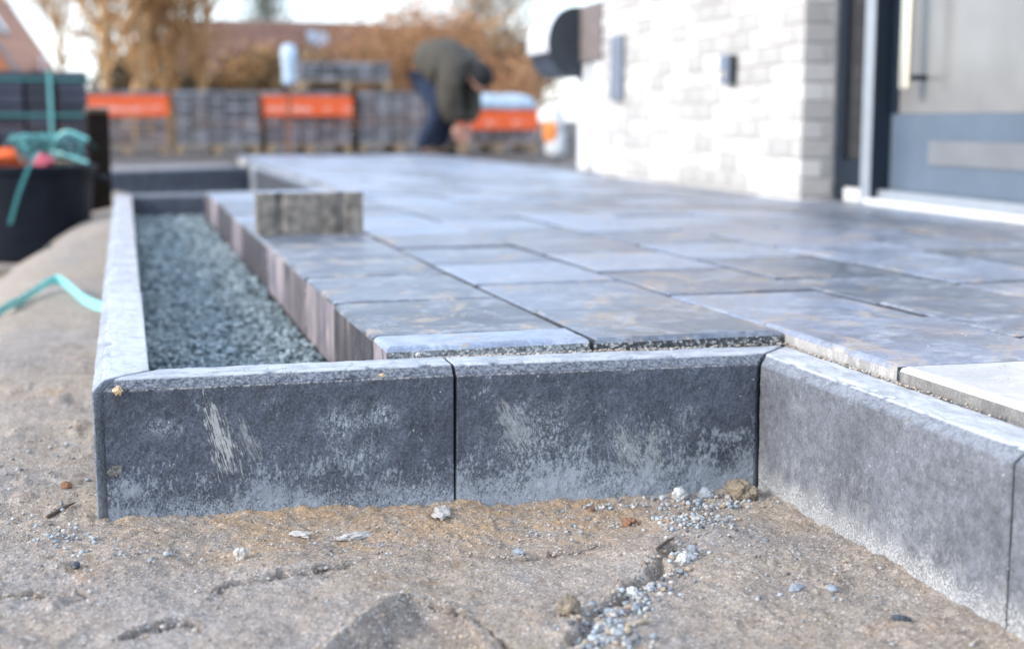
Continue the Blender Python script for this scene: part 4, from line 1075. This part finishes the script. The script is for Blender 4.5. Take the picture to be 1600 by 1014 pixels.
def gable_house(name, label, loc, rz, W_, D_, eave, ridge, mw, mr, wins=(), roofwin=(), rows=9, chimney=None):
    """ridge along local x; W_ length along x, D_ depth along y"""
    h = empty(name, loc, rz, label, 'house', 'houses behind the yard')
    hw, hd_ = W_ / 2, D_ / 2
    V = [(-hw, -hd_, 0), (hw, -hd_, 0), (hw, hd_, 0), (-hw, hd_, 0), (-hw, -hd_, eave), (hw, -hd_, eave), (hw, hd_, eave), (-hw, hd_, eave), (-hw, 0, ridge), (hw, 0, ridge)]
    MB().add(V, [[0, 1, 5, 4], [2, 3, 7, 6], [1, 2, 6, 9, 5], [3, 0, 4, 8, 7], [0, 3, 2, 1]]).build('wall', mw, h)
    ov = 0.35; sl_ = (ridge - eave) / hd_
    for sy in (-1, 1):
        for k in range(rows):      # each course of tiles a stepped strip
            a, b = k / rows, (k + 1) / rows
            def P(t, up): return (sy * (hd_ + ov) * (1 - t), ridge - sl_ * (hd_ + ov) * (1 - t) + up)
            (ya, za), (yb, zb) = P(a, 0.09), P(b + 0.01, 0.05); (yc, zc), (yd, zd) = P(a, 0.02), P(b, 0.02)
            x = hw + ov
            V = [(-x, ya, za), (x, ya, za), (x, yb, zb), (-x, yb, zb), (-x, yc, zc), (x, yc, zc), (x, yd, zd), (-x, yd, zd)]
            MB().add(V, [[0, 1, 2, 3], [7, 6, 5, 4], [4, 5, 1, 0], [5, 6, 2, 1], [6, 7, 3, 2], [7, 4, 0, 3]]).build('roof_course', mr, h)
    for sx in (-1, 1):
        for sy in (-1, 1):
            x0 = sx * (hw + ov + 0.002)
            V = []
            for (yy_, zz_) in ((sy * (hd_ + ov), ridge - sl_ * (hd_ + ov)), (0, ridge)):
                for dx_ in (0, sx * 0.06):
                    for dz_ in (-0.12, 0.12): V.append((x0 + dx_, yy_, zz_ + dz_))
            MB().add(V, [[0, 1, 3, 2], [4, 6, 7, 5], [0, 2, 6, 4], [1, 5, 7, 3], [0, 4, 5, 1], [2, 3, 7, 6]]).build('verge_board', m_gut, h)
    for (face, u, z, ww, hh) in wins:
        if face == 'front': b = (u - ww / 2, u + ww / 2, -hd_ - 0.06, -hd_ - 0.002, z, z + hh); g = (u - ww / 2 + 0.08, u + ww / 2 - 0.08, -hd_ - 0.075, -hd_ - 0.061, z + 0.08, z + hh - 0.08)
        else: b = (hw + 0.002, hw + 0.06, u - ww / 2, u + ww / 2, z, z + hh); g = (hw + 0.061, hw + 0.075, u - ww / 2 + 0.08, u + ww / 2 - 0.08, z + 0.08, z + hh - 0.08)
        w_ = MB().box(*b).build('window', m_white, h); MB().box(*g).build('pane', m_fwin, w_)
    for (u, t) in roofwin:
        yy_ = -(hd_ + ov) * (1 - t); zz_ = ridge - sl_ * (hd_ + ov) * (1 - t) + 0.14; an = math.atan(sl_)
        w_ = MB().box(-0.45, 0.45, -0.6, 0.6, -0.03, 0.05).build('roof_window', m_gut, h, (u, yy_, zz_), (an, 0, 0))
        MB().box(-0.38, 0.38, -0.53, 0.53, 0.051, 0.06).build('pane', m_fwin, w_)
    if chimney is not None: MB().box(chimney - 0.25, chimney + 0.25, -0.25, 0.25, ridge - 0.3, ridge + 0.6, 0.02).build('chimney', m_rbrick, h)
    return h
gable_house('house', 'red brick house at the far left with a steep dark roof', (-5.3, 42, -0.1), R(86), 9, 6.4, 1.6, 6.6, m_rbrick, simple('orange_roof_tile', (0.40, 0.19, 0.115), 0.85, 0.25, 3, 0.3, objvar=0.15), wins=[('front', 0, 1, 1, 1.2)], roofwin=[(-2.5, 0.35)], rows=14)
gable_house('house', 'low house with a long red brown roof behind the pallets', (6.2, 63, -0.1), R(2), 8.0, 7, 2.0, 4.65, m_rbrick, m_tile, wins=[('front', -2.5, 0.8, 1.3, 1.1), ('front', 2.2, 0.8, 1.3, 1.1)], roofwin=[(2.0, 0.7)], rows=12)
gable_house('house', 'darker roofed house behind the orange shrub', (12.9, 66, -0.1), R(2), 6.4, 7, 2.0, 4.75, m_rbrick, m_tile2, wins=[('front', -1.5, 0.8, 1.2, 1.1)], rows=12)

def tree(name, label, loc, h, spread, stems, bark, leaf, seed, leaves=2500, lsz=0.05, r0=0.07, depth=3, lmin=0.3, lean=0.25, cat='tree', group='trees and shrubs behind the yard', crown_name='crown', droop=0.0):
    r = random.Random(seed); t = empty(name, loc, r.uniform(0, 6), label, cat, group); mb = MB(); tips = []
    def grow(p, d, L, rad, lev):
        pts = [p]; q = p.copy(); dd = d.copy(); n = 4
        for i in range(n):
            dd = (dd + Vector((r.uniform(-1, 1), r.uniform(-1, 1), r.uniform(-0.4, 0.7) - droop)) * 0.16).normalized(); q = q + dd * L / n; pts.append(q.copy())
        mb.tube(pts, [rad * (1 - 0.55 * i / n) for i in range(n + 1)], 6 if lev == 0 else 4, cap=False)
        if lev >= 1: tips.extend(pts[1:])
        if lev < depth:
            for k in range(r.randint(4, 6) if lev else r.randint(5, 8)):
                b = pts[r.randint(1 if lev else 2, n)]
                nd = (dd + Vector((r.uniform(-1, 1), r.uniform(-1, 1), r.uniform(-0.35, 0.7))) * spread).normalized()
                grow(b, nd, L * r.uniform(0.45, 0.65), rad * 0.45, lev + 1)
    for s in range(stems):
        a = 6.283 * s / stems + r.uniform(-.4, .4); off = 0.0 if stems == 1 else 0.14 * stems ** 0.5
        grow(Vector((math.cos(a) * off, math.sin(a) * off, -0.15)), Vector((math.cos(a) * lean, math.sin(a) * lean, 1)).normalized(), h * r.uniform(0.5, 0.66), r0 * r.uniform(0.75, 1.1), 0)
    mb.build('trunk', bark, t)
    if leaves:
        T = np.array([q[:] for q in tips]); T = T[T[:, 2] > lmin]
        n = leaves; P = T[rng.integers(0, len(T), n)] + rng.normal(0, 0.10 + 0.03 * h, (n, 3)); P[:, 2] = np.maximum(P[:, 2], 0.03)
        a = rng.normal(size=(n, 3)); a /= np.linalg.norm(a, axis=1, keepdims=True); b = np.cross(a, rng.normal(size=(n, 3))); b /= np.linalg.norm(b, axis=1, keepdims=True)
        s_ = lsz * rng.uniform(0.6, 1.4, (n, 1)); V = np.stack([P - a * s_, P + b * s_ * 0.5, P + a * s_, P - b * s_ * 0.5], 1).reshape(-1, 3)
        link(crown_name, npmesh('crown', V, np.arange(4 * n).reshape(-1, 4)), leaf, t)
    return t
def leaf_mat(name, a, b):
    M = Mat(name); n = M.noise(M.co(), 1.7, 4, 0.6); n2 = M.node('ShaderNodeNewGeometry').outputs['Random Per Island']
    c = M.mix(M.ramp(n, 0.35, 0.65), a, b); k = M.ramp(n2, 0, 1, 0.6, 1.5); c = M.mix(1.0, c, M.comb(k, k, k), 'MULTIPLY')
    return M.set(c, 0.7)
l_orange = leaf_mat('orange_beech_leaves', (0.48, 0.23, 0.10), (0.34, 0.165, 0.08))
l_tan = leaf_mat('tan_winter_twigs', (0.42, 0.24, 0.10), (0.27, 0.155, 0.07))
l_dark = leaf_mat('dark_evergreen_leaves', (0.10, 0.085, 0.05), (0.20, 0.135, 0.07))
l_olive = leaf_mat('olive_brown_leaves', (0.30, 0.19, 0.08), (0.46, 0.26, 0.11))
l_green = leaf_mat('conifer_needles', (0.05, 0.065, 0.04), (0.07, 0.09, 0.05))
b_tan = simple('tan_bark', (0.50, 0.30, 0.14), 0.85, 0.2, 8, 0.3)
b_dark = simple('dark_bark', (0.15, 0.11, 0.08), 0.85, 0.2, 8, 0.3)
tree('tree', 'tan stemmed bare tree behind the leftmost orange banded pallet', (0.0, 25.5, YZ), 4.6, 0.9, 3, b_tan, l_tan, 3, 1500, 0.06, 0.15, lean=0.12)
tree('tree', 'golden stemmed tree leaning right above the unwrapped pallet', (1.0, 26.5, YZ), 3.6, 1.0, 4, b_tan, l_tan, 8, 1300, 0.06, 0.125, lean=0.30)
tree('tree', 'tall thin bare tree at the left beside the red brick house', (-0.9, 31, YZ), 5.2, 0.8, 3, b_tan, l_tan, 15, 1800, 0.06, 0.07, lean=0.15)
tree('shrub', 'dark leafy shrub low behind the two left pallets', (0.55, 27.6, YZ), 1.6, 1.2, 7, b_dark, l_dark, 5, 5200, 0.06, 0.03, cat='shrub', lmin=0.05)
tree('shrub', 'dark brown shrub left of the pale blue bottle', (2.3, 28.5, YZ), 1.9, 1.2, 7, b_dark, l_olive, 6, 5600, 0.06, 0.03, cat='shrub', lmin=0.05)
tree('shrub', 'olive brown shrub below the red brown roof', (3.4, 28.5, YZ), 1.8, 1.2, 7, b_dark, l_dark, 7, 5200, 0.06, 0.03, cat='shrub', lmin=0.05)
tree('shrub', 'bright orange leaved shrub directly behind the bending person', (5.2, 26.5, YZ), 2.6, 1.2, 8, b_tan, l_orange, 9, 2000, 0.055, 0.035, cat='shrub', lmin=0.05)
tree('shrub', 'tall orange brown shrub left of the bending person', (5.3, 29.5, YZ), 3.0, 1.1, 7, b_tan, l_orange, 10, 1700, 0.06, 0.04, cat='shrub', lmin=0.05)
tree('shrub', 'brownish orange shrub right behind the mailbox', (7.4, 27.5, YZ), 2.4, 1.2, 8, b_dark, l_olive, 12, 2200, 0.06, 0.035, cat='shrub', lmin=0.05)
tree('shrub', 'orange shrub between the person and the mailbox', (6.3, 25.0, YZ), 1.9, 1.3, 8, b_tan, l_orange, 13, 2000, 0.055, 0.03, cat='shrub', lmin=0.05)
tree('tree', 'bare brown tree rising left of the mailbox', (8.6, 34, YZ), 4.4, 1.0, 2, b_dark, l_olive, 14, 1800, 0.06, 0.07)
tree('tree', 'thin dark conifer standing behind the red brown roof', (7.55, 70, YZ), 8.5, 0.5, 1, b_dark, l_green, 17, 3000, 0.09, 0.10, lean=0.0)

# ------------------------------------------------------------------ small things on the sand
def ground_pts(XY, sink=0.3, r=None):
    z = ground_z(XY[:, 0], XY[:, 1]); return np.c_[XY, z + (r * (1 - sink) * 0.6 if r is not None else 0)]
# fine crumbs everywhere near the camera (kept clear of kerbs)
n = 22000
XY = np.c_[rng.uniform(-0.5, 0.945, n), 1.28 + (2.0 - 1.28) * rng.uniform(0, 1, n)]
XY2 = np.c_[rng.uniform(-0.34, -0.065, 7000), rng.uniform(1.95, 3.4, 7000)]
XY = np.r_[XY, XY2]; dens = fbm(np.c_[XY, np.zeros(len(XY))], 6, 3, 55); keep = rng.uniform(-0.8, 0.9, len(XY)) < dens + 0.25
XY = XY[keep]; r_ = 0.0006 + 0.0017 * rng.uniform(0, 1, len(XY)) ** 4
tag(link('sand_crumbs', stones('sand_crumbs', ground_pts(XY, 0.2, r_), r_, 0.8, 'oct', 0.3), m_crumb), 'fine crumbs and grains scattered over the sand', 'sand', kind='stuff')
LP = []; LR = []
for pts, amp, n_ in [(TRENCH, 0.016, 520)] + [(p, 0.006, 45) for p, _, _ in LEDGES] + [(FOOT, 0.012, 150)]:
    pa = np.array(pts); t = rng.uniform(0, len(pa) - 1.001, n_); i0 = t.astype(int); q = pa[i0] + (pa[i0 + 1] - pa[i0]) * (t - i0)[:, None]
    LP.append(q + rng.normal(0, amp, q.shape)); LR.append(0.0010 + 0.0036 * rng.uniform(0, 1, n_) ** 4)
LP = np.concatenate(LP); LR = np.concatenate(LR); k = (LP[:, 1] > 1.26) & (LP[:, 0] < 0.94); LP, LR = LP[k], LR[k]
tag(link('sand_lumps', stones('sand_lumps', ground_pts(LP, 0.45, LR), LR, 0.75, jit=0.3), m_crumb), 'small sand lumps broken off along the cracks', 'sand', kind='stuff')
# chippings spilled in front of the kerb corner, in the crack and along the kerb foot
cl = []
def cluster(cx_, cy_, sx, sy, n_, rmin, rmax):
    p = np.c_[rng.normal(cx_, sx, n_), rng.normal(cy_, sy, n_)]; cl.append(np.c_[p, rng.uniform(0, 1, n_) ** 2 * (rmax - rmin) + rmin])
cluster(0.775, 1.835, 0.035, 0.030, 260, 0.0016, 0.0045)
cluster(0.85, 1.945, 0.060, 0.022, 170, 0.0018, 0.0060)
cluster(0.72, 1.965, 0.08, 0.015, 90, 0.0015, 0.0045)
cluster(0.62, 1.87, 0.06, 0.020, 60, 0.0012, 0.0035)
for (tx, ty) in TRENCH[1:-1]: cluster(tx + 0.012, ty - 0.012, 0.012, 0.014, 34, 0.0018, 0.0055)
cluster(0.500, 1.435, 0.022, 0.032, 220, 0.0018, 0.0062)
cluster(0.545, 1.515, 0.020, 0.022, 60, 0.0018, 0.0062)
cluster(0.595, 1.575, 0.014, 0.016, 40, 0.0022, 0.0060)
cluster(0.00, 1.83, 0.06, 0.03, 70, 0.0012, 0.0038)
cluster(0.20, 1.86, 0.12, 0.04, 70, 0.0010, 0.0034)
cluster(-0.10, 1.96, 0.03, 0.06, 120, 0.0012, 0.0042)
cluster(-0.16, 2.3, 0.05, 0.2, 90, 0.0012, 0.0045)
cluster(0.80, 1.55, 0.08, 0.14, 120, 0.0012, 0.0042)
cluster(0.35, 1.75, 0.35, 0.15, 130, 0.0009, 0.0026)
cl = np.concatenate(cl); m = (cl[:, 1] < 2.008 - cl[:, 2]) | (cl[:, 0] < -0.062 - cl[:, 2]); m &= (cl[:, 0] < 0.95 - cl[:, 2]) & (cl[:, 1] > 1.25); cl = cl[m]
tag(link('chippings', stones('chippings', ground_pts(cl[:, :2], 0.3, cl[:, 2]), cl[:, 2], 0.8, jit=0.42), m_pebble), 'spilled grey stone chippings scattered on the sand', 'gravel', kind='stuff')
# dirt crumbs on the paving and kerb tops
cr = []
def pc(cx_, cy_, sx, sy, n_, z, r0_, r1_): cr.append(np.c_[rng.normal(cx_, sx, n_), rng.normal(cy_, sy, n_), np.full(n_, z), rng.uniform(r0_, r1_, n_)])
pc(0.60, 2.44, 0.06, 0.03, 60, 0.0135, 0.0006, 0.0018); pc(0.42, 2.34, 0.02, 0.02, 14, 0.0135, 0.001, 0.0022); pc(0.9, 2.75, 0.05, 0.04, 30, 0.0135, 0.0006, 0.0018)
pc(1.25, 2.05, 0.10, 0.06, 120, 0.0135, 0.0006, 0.002); pc(1.45, 1.95, 0.06, 0.04, 60, 0.0135, 0.0006, 0.0022); pc(1.2, 1.66, 0.07, 0.04, 70, 0.0135, 0.0005, 0.0016); pc(1.0, 2.30, 0.4, 0.3, 160, 0.0135, 0.0004, 0.0013)
pc(0.55, 2.1055, 0.12, 0.003, 260, -0.004, 0.0012, 0.0034); pc(0.85, 2.1055, 0.10, 0.003, 160, -0.006, 0.0010, 0.0030); pc(1.044, 1.85, 0.003, 0.16, 170, -0.008, 0.0012, 0.003)
pc(0.2, 2.05, 0.2, 0.01, 30, 0.0005, 0.0006, 0.0016)
cr = np.concatenate(cr); cr = cr[(cr[:, 0] > 0.40) | (cr[:, 1] < 2.09)]
tag(link('dirt_crumbs', stones('dirt_crumbs', cr[:, :3], cr[:, 3], 0.7), m_crumb), 'sandy crumbs lying on the paving and in its joints', 'sand', kind='stuff')

def clod(name, label, x, y_, r, mat, cat, seed, sq=(1, 1, 0.75), rough=0.35, z=None, group=None, sub=3, freq=2.2):
    bm = bmesh.new(); bmesh.ops.create_icosphere(bm, subdivisions=sub, radius=1)
    P = np.array([v.co[:] for v in bm.verts]); nn = fbm(P + seed, freq, 4, seed)
    for v, k in zip(bm.verts, nn): v.co = Vector((v.co.x * sq[0], v.co.y * sq[1], v.co.z * sq[2])) * r * (1 + rough * k)
    me = bpy.data.meshes.new(name); bm.to_mesh(me); bm.free()
    return tag(link(name, me, mat, None, (x, y_, (gz1(x, y_) + r * sq[2] * 0.55) if z is None else z), (0, 0, seed)), label, cat, group)
m_clod = simple('damp_sand_clod', (0.27, 0.22, 0.16), 0.95, 0.35, 90, 0.6)
m_clodp = simple('pale_mortar_lump', (0.52, 0.49, 0.45), 0.95, 0.2, 90, 0.5)
m_crumbm = simple('stuck_sand', (0.34, 0.31, 0.27), 0.95, 0.3, 120, 0.6)
m_stone = simple('grey_blue_stone', (0.27, 0.30, 0.33), 0.75, 0.25, 90, 0.3)
m_stoneb = simple('rusty_brown_stone', (0.25, 0.13, 0.075), 0.85, 0.3, 90, 0.3)
m_stonew = simple('whitish_stone', (0.58, 0.57, 0.55), 0.8, 0.15, 90, 0.3)
clod('sand_clod', 'big brown clod wedged in the kerb corner on the right', 0.905, 1.962, 0.021, m_clod, 'clod', 2, (1.2, 0.9, 0.9), 0.30, freq=2.6, sub=4)
clod('sand_clod', 'brown clod at the lower left end of the crack', 0.478, 1.50, 0.014, m_clod, 'clod', 3, (0.9, 0.9, 1.0), 0.30, freq=2.6, sub=4)
clod('sand_clod', 'small brown clod on the chipping spill before the kerb', 0.687, 1.862, 0.010, m_stoneb, 'clod', 4, rough=0.5)
clod('sand_clod', 'pale mortar crumb stuck to the left corner of the front kerb', -0.022, FY - 0.002, 0.007, simple('ochre_crumb', (0.58, 0.43, 0.26), 0.95, 0.2, 90, 0.5), 'clod', 5, (1.3, 0.8, 0.9), 0.5, z=-0.0145)
clod('sand_clod', 'tiny ochre crumb on the chamfer near the joint of the front kerb', 0.352, FY + 0.006, 0.0042, bpy.data.materials['ochre_crumb'], 'clod', 6, (1.5, 0.8, 0.7), 0.5, z=-0.0125)
clod('sand_clod', 'lump of sand stuck low on the left end of the front kerb', -0.026, FY - 0.0005, 0.0075, m_crumbm, 'clod', 7, (1.6, 0.45, 0.8), 0.75, z=-0.128, freq=3.2, sub=4)
clod('pebble', 'smooth blue grey pebble right of the crack', 0.722, 1.715, 0.0075, m_stone, 'pebble', 8, (1.1, 0.9, 0.9), 0.15)
clod('pebble', 'white knobbly pebble at the upper end of the crack', 0.690, 1.672, 0.0085, m_stonew, 'pebble', 9, (1.1, 0.9, 0.8), 0.4)
clod('pebble', 'flat blue grey pebble alone on the sand in the lower right', 0.795, 1.552, 0.0085, m_stone, 'pebble', 10, (1.3, 0.9, 0.55), 0.2)
clod('pebble', 'bluish pebble lying right of the flat one in the lower right', 0.835, 1.532, 0.0075, m_stone, 'pebble', 11, (1.2, 0.9, 0.6), 0.25)
clod('pebble', 'dark pebble nearest the right kerb on the sand', 0.868, 1.425, 0.0075, m_belld, 'pebble', 12, (1.5, 0.8, 0.5), 0.25)
clod('pebble', 'dark round pebble alone on the left foreground sand', -0.079, 1.796, 0.0055, m_belld, 'pebble', 13, (1, 1, 0.9), 0.2)
clod('pebble', 'pale grey lump standing below the left kerb stone', 0.128, 1.812, 0.0095, m_clodp, 'pebble', 14, (0.8, 0.8, 1.1), 0.5)
clod('pebble', 'pale flat mortar crust right of the grey lump below the kerb', 0.215, 1.905, 0.011, m_clodp, 'pebble', 15, (1.5, 0.8, 0.35), 0.5)
clod('pebble', 'long whitish crust on the sand under the joint of the kerb', 0.290, 1.890, 0.012, m_clodp, 'pebble', 16, (1.9, 0.6, 0.4), 0.5)
clod('pebble', 'whitish crust just under the kerb joint', 0.425, 1.945, 0.016, m_clodp, 'pebble', 17, (2.0, 0.8, 0.3), 0.5)
clod('pebble', 'grey pebble half sunk in the middle of the foreground sand', 0.497, 1.785, 0.0075, m_stone, 'pebble', 18, (1.3, 0.8, 0.6), 0.3)
clod('pebble', 'rust brown pebble on the berm left of the kerb corner', -0.105, 2.20, 0.008, m_stoneb, 'pebble', 19, (1, 1, 0.8), 0.3)
clod('pebble', 'pebble of white quartz on the front edge of the paving', 0.425, 2.106, 0.0062, m_stonew, 'pebble', 20, (1.3, 0.6, 0.7), 0.3, z=0.002)
clod('pebble', 'large grey chipping against the kerb beside the brown clod', 0.858, 1.985, 0.0115, m_stone, 'pebble', 21, (1.1, 0.8, 0.9), 0.3)
clod('pebble', 'largest pale chipping against the kerb left of the clod', 0.815, 1.992, 0.0125, m_stonew, 'pebble', 22, (1.0, 0.8, 0.9), 0.3)
clod('pebble', 'red brown pebble among the chippings by the kerb', 0.655, 1.945, 0.0065, m_stoneb, 'pebble', 23, (1.2, 0.8, 0.7), 0.3)
clod('pebble', 'white lump resting inside the crack', 0.585, 1.578, 0.010, m_stonew, 'pebble', 24, (1.1, 0.9, 0.9), 0.45)
clod('pebble', 'dusty leaf coloured crumb lying on the gravel bed', 0.215, 2.62, 0.012, bpy.data.materials['ochre_crumb'], 'pebble', 25, (1.5, 0.8, 0.3), 0.4, z=-0.116)
m_twig = simple('dry_twig', (0.50, 0.40, 0.28), 0.8, 0.2, 60)
m_twigd = simple('dark_twig', (0.10, 0.07, 0.05), 0.8, 0.2, 60)
def twig(label, a, b, r, mat):
    za, zb = gz1(*a) + r * 1.2, gz1(*b) + r * 1.4; mid = ((a[0] + b[0]) / 2 + 0.002, (a[1] + b[1]) / 2, (za + zb) / 2 + 0.002)
    tag(MB().tube([(a[0], a[1], za), mid, (b[0], b[1], zb)], [r, r * 1.1, r * 0.35], 7).build('twig', mat), label, 'twig')
twig('pale splinter of wood beside the gravel in the crack', (0.528, 1.442), (0.566, 1.458), 0.0028, m_twig)
twig('dark twig lying on the sand left of the kerb corner', (-0.128, 2.085), (-0.090, 2.125), 0.0028, m_twigd)
twig('thin dark twig across the top of the crack', (0.665, 1.70), (0.715, 1.765), 0.0022, m_twigd)
